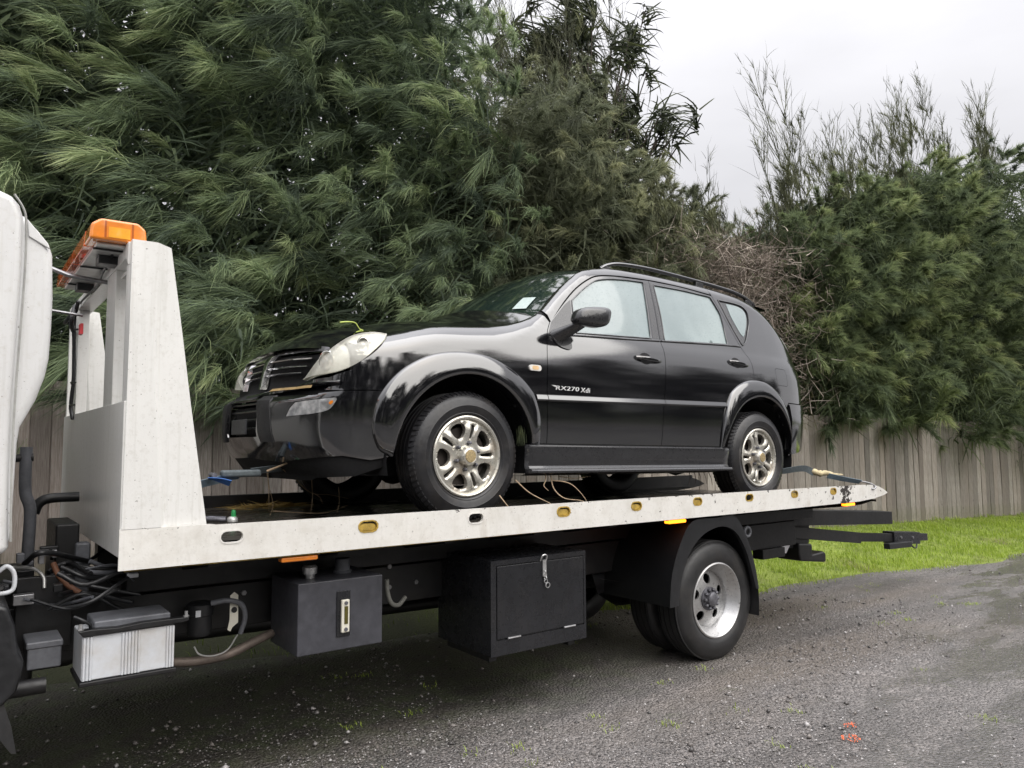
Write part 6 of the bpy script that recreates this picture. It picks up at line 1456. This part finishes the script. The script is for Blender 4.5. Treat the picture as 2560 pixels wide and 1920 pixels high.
# ---------------------------------------------------------------- wheels
def tyre_profile(Rr, Ri, W):
    p = [(Ri, 0.022), (Ri + 0.014, 0.008), (Ri + 0.022, 0.002), (Ri + 0.026, -0.001), (Ri + 0.030, 0.000), (Ri + 0.045, -0.007), (Rr - 0.085, -0.0105), (Rr - 0.080, -0.0125), (Rr - 0.075, -0.0105), (Rr - 0.045, -0.004), (Rr - 0.022, 0.010), (Rr - 0.010, 0.024)]
    for g_ in (0.052, 0.092, 0.132, 0.172): p += [(Rr - 0.002, g_ - 0.010), (Rr, g_ - 0.005), (Rr - 0.009, g_ - 0.0035), (Rr - 0.009, g_ + 0.0035), (Rr, g_ + 0.005)]
    p += [(Rr - 0.004, W - 0.028), (Rr - 0.022, W - 0.008), (Rr - 0.05, W + 0.004), (Ri + 0.03, W), (Ri, W - 0.02)]
    return p
def car_wheel(cx_, w0, cz_, spin, far=False):
    """outer face at w0, barrel towards +w"""
    wh = empty('wheel'); wh.parent = car; wh.location = (cx_, w0, cz_); wh.rotation_euler = (0, spin, math.pi if far else 0)
    Rr, Ri = 0.378, 0.228
    MB().lathe(tyre_profile(Rr, Ri, 0.225), (0, 0, 0), 'Y', 72).build('tyre', M_TYRE, wh, smooth=38)
    # tread blocks across the shoulders
    mb = MB()
    for i in range(72):
        a = 2 * math.pi * i / 72
        for (y0_, y1_, r0, r1) in ((0.012, 0.040, Rr - 0.020, Rr - 0.001), (0.185, 0.213, Rr - 0.004, Rr - 0.018)):
            da = 0.026; vs_ = []
            for (aa, yy, rr) in ((a - da, y0_, r0), (a + da, y0_, r0), (a + da + 0.02, y1_, r1), (a - da + 0.02, y1_, r1)):
                vs_ += [(rr * math.cos(aa), yy, rr * math.sin(aa)), ((rr + 0.006) * math.cos(aa), yy, (rr + 0.006) * math.sin(aa))]
            mb.add(vs_, [(1, 3, 5, 7), (0, 1, 3, 2), (2, 3, 5, 4), (4, 5, 7, 6), (6, 7, 1, 0)])
    o = mb.build('tread_block', M_TYRE, wh); o['kind'] = 'stuff'
    if far: return wh
    # rim barrel and lip
    MB().lathe([(Ri + 0.004, 0.030), (Ri + 0.010, 0.016), (Ri + 0.010, 0.004), (Ri + 0.002, 0.0), (Ri - 0.008, 0.004), (Ri - 0.014, 0.016), (Ri - 0.020, 0.05), (Ri - 0.028, 0.16)], (0, 0, 0), 'Y', 64).build('rim', M_ALLOY, wh, smooth=40)
    ro = Ri - 0.013
    outl = arc(0, 0, ro, 0, 354, 59)
    hs = []
    for k_ in range(5):
        b_ = 72 * k_ + 3
        # slot in the twin spoke
        s_ = []
        for (r_, d_) in ((0.105, 3.2), (0.190, 3.8)):
            s_.append((r_, d_))
        hs.append([(r_ * math.cos(R(b_ + d_)), r_ * math.sin(R(b_ + d_))) for r_, d_ in ((0.112, -3.4), (0.104, 0), (0.112, 3.4), (0.15, 3.9), (0.186, 3.6), (0.194, 0), (0.186, -3.6), (0.15, -3.9))])
        c2 = b_ + 36
        hs.append([(r_ * math.cos(R(c2 + d_)), r_ * math.sin(R(c2 + d_))) for r_, d_ in ((0.108, 0), (0.114, 10), (0.140, 17.0), (0.170, 18.0), (0.188, 15.5), (0.196, 8), (0.198, 0), (0.196, -8), (0.188, -15.5), (0.170, -18.0), (0.140, -17.0), (0.114, -10))])
    hs = [dens(h_, 0.012) for h_ in hs]
    ring = [(r_ * math.cos(a), r_ * math.sin(a)) for r_, n_ in ((0.085, 30), (0.098, 40), (0.065, 24), (0.2, 60), (0.03, 10)) for a in np.linspace(0, 2 * math.pi, n_, endpoint=False) + r_]
    mids = []
    for k_ in range(5):
        for d_ in (-10.5, 10.5, -7.5, 7.5):
            for r_ in np.linspace(0.11, 0.19, 7): mids.append((r_ * math.cos(R(72 * k_ + 3 + d_)), r_ * math.sin(R(72 * k_ + 3 + d_))))
    V, F = tri2d(outl, hs, [p for p in ring + mids if not any(inside(h_, p) for h_ in hs)])
    hp = np.array([q for h_ in hs for q in h_])
    def yy(p):
        r_ = math.hypot(*p); base = float(cub([(0, .018), (.06, .018), (.09, .022), (.12, .012), (.16, .008), (.195, .016), (.216, .022)], r_))
        d_ = math.sqrt(float(np.min((hp[:, 0] - p[0]) ** 2 + (hp[:, 1] - p[1]) ** 2)))
        return base + 0.010 * max(0, 1 - d_ / 0.008) ** 1.5
    Y = [yy(p) for p in V]; mb = MB(); mb.add([(p[0], y_, p[1]) for p, y_ in zip(V, Y)], F)
    for h_ in hs:
        n_ = len(h_); ys = [yy(p) for p in h_]
        mb.add([(p[0], y_, p[1]) for p, y_ in zip(h_, ys)] + [(p[0] * 0.985, y_ + 0.03, p[1] * 0.985) for p, y_ in zip(h_, ys)], [(i, (i + 1) % n_, (i + 1) % n_ + n_, i + n_) for i in range(n_)])
    mb.build('spokes', M_ALLOY, wh, smooth=50)
    MB().lathe([(0.001, 0.075), (0.17, 0.075), (0.17, 0.09)], (0, 0, 0), 'Y', 40).build('brake_disc', M_BRAKE, wh, smooth=40)
    MB().lathe([(0.066, 0.022), (0.062, 0.006), (0.058, -0.012), (0.050, -0.024), (0.040, -0.028), (0.038, -0.0265), (0.001, -0.0265)], (0, 0, 0), 'Y', 12).build('hub_cap', M_ALLOY, wh, smooth=25)
    MB().lathe([(0.037, -0.0265), (0.035, -0.030), (0.001, -0.031)], (0, 0, 0), 'Y', 24).build('cap_emblem', M_CAP, wh, smooth=30)
    for i in range(6):
        a = R(60 * i + 20); c_ = (0.079 * math.cos(a), 0, 0.079 * math.sin(a))
        MB().lathe([(0.012, 0.022), (0.012, 0.002), (0.008, -0.006), (0.001, -0.008)], c_, 'Y', 6).build('wheel_nut', M_HUB, wh)
    return wh
car_wheel(FC[0], 0.012, FC[1], 0.0); car_wheel(RC[0], 0.012, 0.372, R(40))
car_wheel(FC[0], CW - 0.012, FC[1], 0.0, True); car_wheel(RC[0], CW - 0.012, 0.372, 0.0, True)
# ================================================================= STRAPS, DEBRIS AND SMALL THINGS
M_WEB = simple('grey_webbing', (0.10, 0.12, 0.13), 0.7, var=0.3, scale=60, bump=0.4, bscale=200)
M_WEBB = simple('blue_webbing', (0.05, 0.16, 0.48), 0.65, var=0.25, scale=60)
M_WEBG = simple('faded_blue_webbing', (0.16, 0.22, 0.27), 0.7, var=0.3, scale=40)
M_RAG = simple('cream_strap_sleeve', (0.55, 0.46, 0.28), 0.8, var=0.4, scale=30, bump=0.8, bscale=40)
M_STRAW = simple('straw', (0.42, 0.29, 0.09), 0.7, var=0.4, scale=30)
M_TWIGS = simple('pale_dry_twig', (0.42, 0.31, 0.20), 0.75, var=0.35, scale=30)
M_STALK = simple('green_stalk', (0.45, 0.55, 0.10), 0.5, var=0.2)
def ribbon(pts, w, tw):
    """flat webbing along a path; tw = twist angle at each end"""
    P = [np.array(p, float) for p in smooth_path(pts, 6)]; n = len(P); rows = [[], [], [], []]
    for i, p in enumerate(P):
        d = P[min(i + 1, n - 1)] - P[max(i - 1, 0)]; d /= np.linalg.norm(d); a = np.cross(d, [0, 0, 1.0]); a /= np.linalg.norm(a); b = np.cross(a, d)
        t = tw[0] + (tw[1] - tw[0]) * i / (n - 1); u = a * math.cos(t) + b * math.sin(t); v = np.cross(d, u)
        for k_, (s_, h_) in enumerate(((-1, -1), (1, -1), (1, 1), (-1, 1))): rows[k_].append(tuple(p + u * s_ * w / 2 + v * h_ * 0.0018))
    rows.append(rows[0]); return MB().strip(rows)
fs = empty('front_tie_down_strap', (1.2, 4.3, 1.13)); tag(fs, 'grey tie-down strap with blue tail and ratchet in front of the bumper', 'strap')
def ch_(mb, nm, m, root, **kw):
    o = mb.build(nm, m, **kw); o.parent = root; o.matrix_parent_inverse = Matrix.Translation(-root.location); return o
ch_(ribbon([(0.80, 4.34, 1.20), (1.0, 4.33, 1.32), (1.20, 4.31, 1.375), (1.30, 4.30, 1.395)], 0.05, (1.1, 0.9)), 'webbing', M_WEBG, fs, smooth=30)
ch_(ribbon([(1.36, 4.30, 1.415), (1.55, 4.32, 1.43), (1.80, 4.36, 1.445), (2.1, 4.40, 1.45)], 0.045, (0.9, 1.4)), 'webbing', M_WEB, fs, smooth=30)
ch_(ribbon([(1.13, 4.28, 1.385), (1.18, 4.26, 1.375), (1.24, 4.25, 1.355)], 0.05, (0.2, 0.7)), 'strap_tail', M_WEBB, fs, smooth=30)
ch_(MB().box(1.20, 1.42, 4.27, 4.33, 1.385, 1.425), 'ratchet', M_WEB, fs, bev=0.015, seg=3)
ch_(MB().tube([(1.16, 4.26, 1.40), (1.16, 4.34, 1.40)], 0.014, 8), 'ratchet_spool', M_HUB, fs, smooth=50)
rs = empty('rear_tie_down_strap', (6.2, 3.6, 1.05)); tag(rs, 'dark and blue tie-down strap hooked to the deck tail behind the rear wheel', 'strap')
ch_(ribbon([(5.55, 3.82, 1.30), (5.72, 3.78, 1.318), (5.90, 3.72, 1.335), (6.00, 3.69, 1.295)], 0.055, (0.9, 1.5)), 'webbing', M_WEB, rs, smooth=30)
ch_(MB().tube(smooth_path([(5.98, 3.70, 1.315), (6.06, 3.68, 1.29), (6.14, 3.66, 1.292), (6.24, 3.64, 1.275), (6.34, 3.62, 1.272)], 4), [0.012, 0.026, 0.03, 0.022, 0.026, 0.03, 0.02, 0.024, 0.022, 0.018, 0.02, 0.016, 0.014, 0.012, 0.010, 0.008, 0.004], 8), 'strap_sleeve', M_RAG, rs, smooth=60)
ch_(ribbon([(6.15, 3.65, 1.268), (6.32, 3.60, 1.235), (6.50, 3.55, 1.205)], 0.05, (1.0, 0.7)), 'webbing', M_WEBG, rs, smooth=30)
ch_(MB().tube(smooth_path([(6.48, 3.56, 1.215), (6.56, 3.50, 1.195), (6.60, 3.468, 1.165), (6.57, 3.466, 1.145), (6.55, 3.49, 1.15)], 5), 0.007, 8), 'hook', M_GALV, rs, smooth=60)
# shackle with green pin on the deck
sh = empty('bow_shackle', (1.28, 4.33, floor_z(1.28))); tag(sh, 'steel bow shackle with a green pin lying on the deck', 'shackle')
zf = floor_z(1.28)
ch_(MB().tube(smooth_path([(1.25, 4.36, zf + 0.018), (1.20, 4.38, zf + 0.022), (1.16, 4.42, zf + 0.022), (1.16, 4.47, zf + 0.022), (1.21, 4.48, zf + 0.02), (1.27, 4.42, zf + 0.018)], 5), 0.013, 8), 'bow', M_HUB, sh, smooth=60)
ch_(MB().lathe([(0.001, 0.0), (0.028, 0.002), (0.03, 0.02), (0.02, 0.032), (0.001, 0.033)], (1.285, 4.35, zf + 0.002), 'Z', 16), 'shackle_eye', M_ALU, sh, smooth=50)
ch_(MB().lathe([(0.001, 0.07), (0.010, 0.068), (0.013, 0.055), (0.013, 0.034), (0.018, 0.032)], (1.290, 4.35, zf + 0.002), 'Z', 12), 'pin', simple('green_pin_paint', (0.03, 0.30, 0.09), 0.35), sh, smooth=50)
# straw and rootlets
def tangle(name, label, cat, paths, r, mat, base):
    t = empty(name, base); tag(t, label, cat)
    for i, p in enumerate(paths): ch_(MB().tube(smooth_path(p, 5), r * (1 - 0.08 * (i % 4)), 5, r2=r * 0.35), 'twig', mat, t, smooth=60)
    return t
g = np.random.default_rng(15); n = 420
cx = 1.62 + 0.42 * g.random(n); cy = 5.42 + 0.10 * g.standard_normal(n); b = np.stack([cx, np.clip(cy, 5.1, 5.5), np.full(n, floor_z(1.8) + 0.003) + 0.012 * g.random(n)], 1)
fol = Fol(); d = unit(np.stack([g.standard_normal(n), 0.5 * g.standard_normal(n), 0.06 * g.standard_normal(n)], 1)); tt = g.uniform(0.2, 1, n)
fol.add(*strand_arrays(b, d, g.uniform(0.06, 0.16, n), g.uniform(0.003, 0.006, n), 0.2 * g.standard_normal((n, 3)) * np.array([1, 1, 0.1]), tt, tt, 2, g))
V = np.concatenate(fol.V); me = np_mesh('straw', V, [np.concatenate(fol.Q), np.concatenate(fol.T)])
tag(link('straw', me, M_STRAW), 'yellow straw strewn on the deck ahead of the car', 'straw', kind='stuff')
tangle('broken_twig', 'pale broken twig caught below the front bumper', 'twig', [[(1.44, 4.25, 1.415), (1.55, 4.18, 1.47), (1.64, 4.12, 1.535)], [(1.60, 4.15, 1.50), (1.605, 4.13, 1.53), (1.60, 4.12, 1.56)], [(1.62, 4.13, 1.52), (1.63, 4.12, 1.55), (1.635, 4.12, 1.565)]], 0.007, M_TWIGS, (1.5, 4.2, 1.13))
tangle('root_tangle', 'thin dry roots trailing from the bumper down to the deck', 'roots',
       [[(1.55, 4.3, 1.42), (1.66, 4.4, 1.36), (1.78, 4.45, 1.27), (1.92, 4.5, 1.25), (2.05, 4.5, 1.22)], [(1.78, 4.45, 1.43), (1.785, 4.45, 1.33), (1.79, 4.45, 1.24), (1.78, 4.45, 1.14)], [(1.79, 4.45, 1.27), (1.84, 4.46, 1.24), (1.86, 4.46, 1.20)],
        [(1.52, 4.5, 1.42), (1.56, 4.55, 1.30), (1.60, 4.6, 1.20), (1.58, 4.6, 1.13)], [(1.60, 4.6, 1.16), (1.75, 4.55, 1.145), (1.9, 4.5, 1.14), (2.05, 4.5, 1.18)], [(1.53, 4.5, 1.40), (1.545, 4.52, 1.28), (1.575, 4.6, 1.16)], [(1.96, 4.45, 1.30), (1.965, 4.45, 1.2), (1.95, 4.45, 1.14)]], 0.0035, M_TWIGS, (1.7, 4.4, 1.13))
tangle('root_tangle', 'pale looping roots hanging under the side step near the deck edge', 'roots',
       [[(3.02, 3.70, 1.38), (3.0, 3.68, 1.33), (2.97, 3.66, 1.30), (2.99, 3.64, 1.27)], [(3.06, 3.70, 1.36), (3.05, 3.66, 1.28), (3.10, 3.62, 1.22), (3.22, 3.60, 1.20), (3.28, 3.58, 1.17), (3.30, 3.56, 1.13)], [(3.06, 3.70, 1.33), (3.16, 3.64, 1.31), (3.23, 3.60, 1.24), (3.28, 3.57, 1.15)], [(3.14, 3.72, 1.35), (3.28, 3.72, 1.335), (3.42, 3.72, 1.345)], [(2.78, 3.70, 1.34), (2.86, 3.66, 1.26), (2.98, 3.60, 1.19), (3.05, 3.56, 1.14)], [(2.60, 3.62, 1.26), (2.64, 3.58, 1.19), (2.68, 3.55, 1.14)]], 0.0045, M_TWIGS, (3.05, 3.64, 1.1))
tangle('root_tangle', 'dark thin rootlets dangling ahead of the rear wheel', 'roots', [[(4.55 + 0.05 * i, 3.85, 1.37), (4.56 + 0.06 * i, 3.84, 1.30), (4.53 + 0.07 * i, 3.83, 1.24 - 0.01 * (i % 3))] for i in range(6)], 0.004, M_BARK, (4.7, 3.84, 1.08))
# green stalk lying over the headlamp
tangle('green_stalk', 'bright yellow green plant stalk draped over the headlamp', 'stalk', [[(1.70, 3.87, 2.236), (1.745, 3.865, 2.243), (1.786, 3.86, 2.240), (1.805, 3.855, 2.215), (1.823, 3.85, 2.192)], [(1.823, 3.85, 2.192), (1.86, 3.85, 2.200), (1.897, 3.85, 2.201)], [(1.82, 3.85, 2.196), (1.795, 3.848, 2.190), (1.77, 3.845, 2.172)], [(1.81, 3.852, 2.205), (1.835, 3.845, 2.196), (1.85, 3.84, 2.182)]], 0.005, M_STALK, (1.82, 3.85, 2.19))
# grass clump jammed behind the front wheel arch
n = 150; gg_ = np.random.default_rng(8)
o = blades('grass_clump', 2.848 + 0.009 * gg_.standard_normal(n), 3.73 + 0.015 * gg_.standard_normal(n), 1.545 + 0.05 * gg_.random(n), 0.03 + 0.08 * gg_.random(n), 0.003 + 0.002 * gg_.random(n), gg_.uniform(0.3, 0.9, n), M_STRAP, 0.3, 3, wind=(0.0, 0.0))
tag(o, 'tuft of grass jammed behind the front wheel', 'grass', kind='stuff')
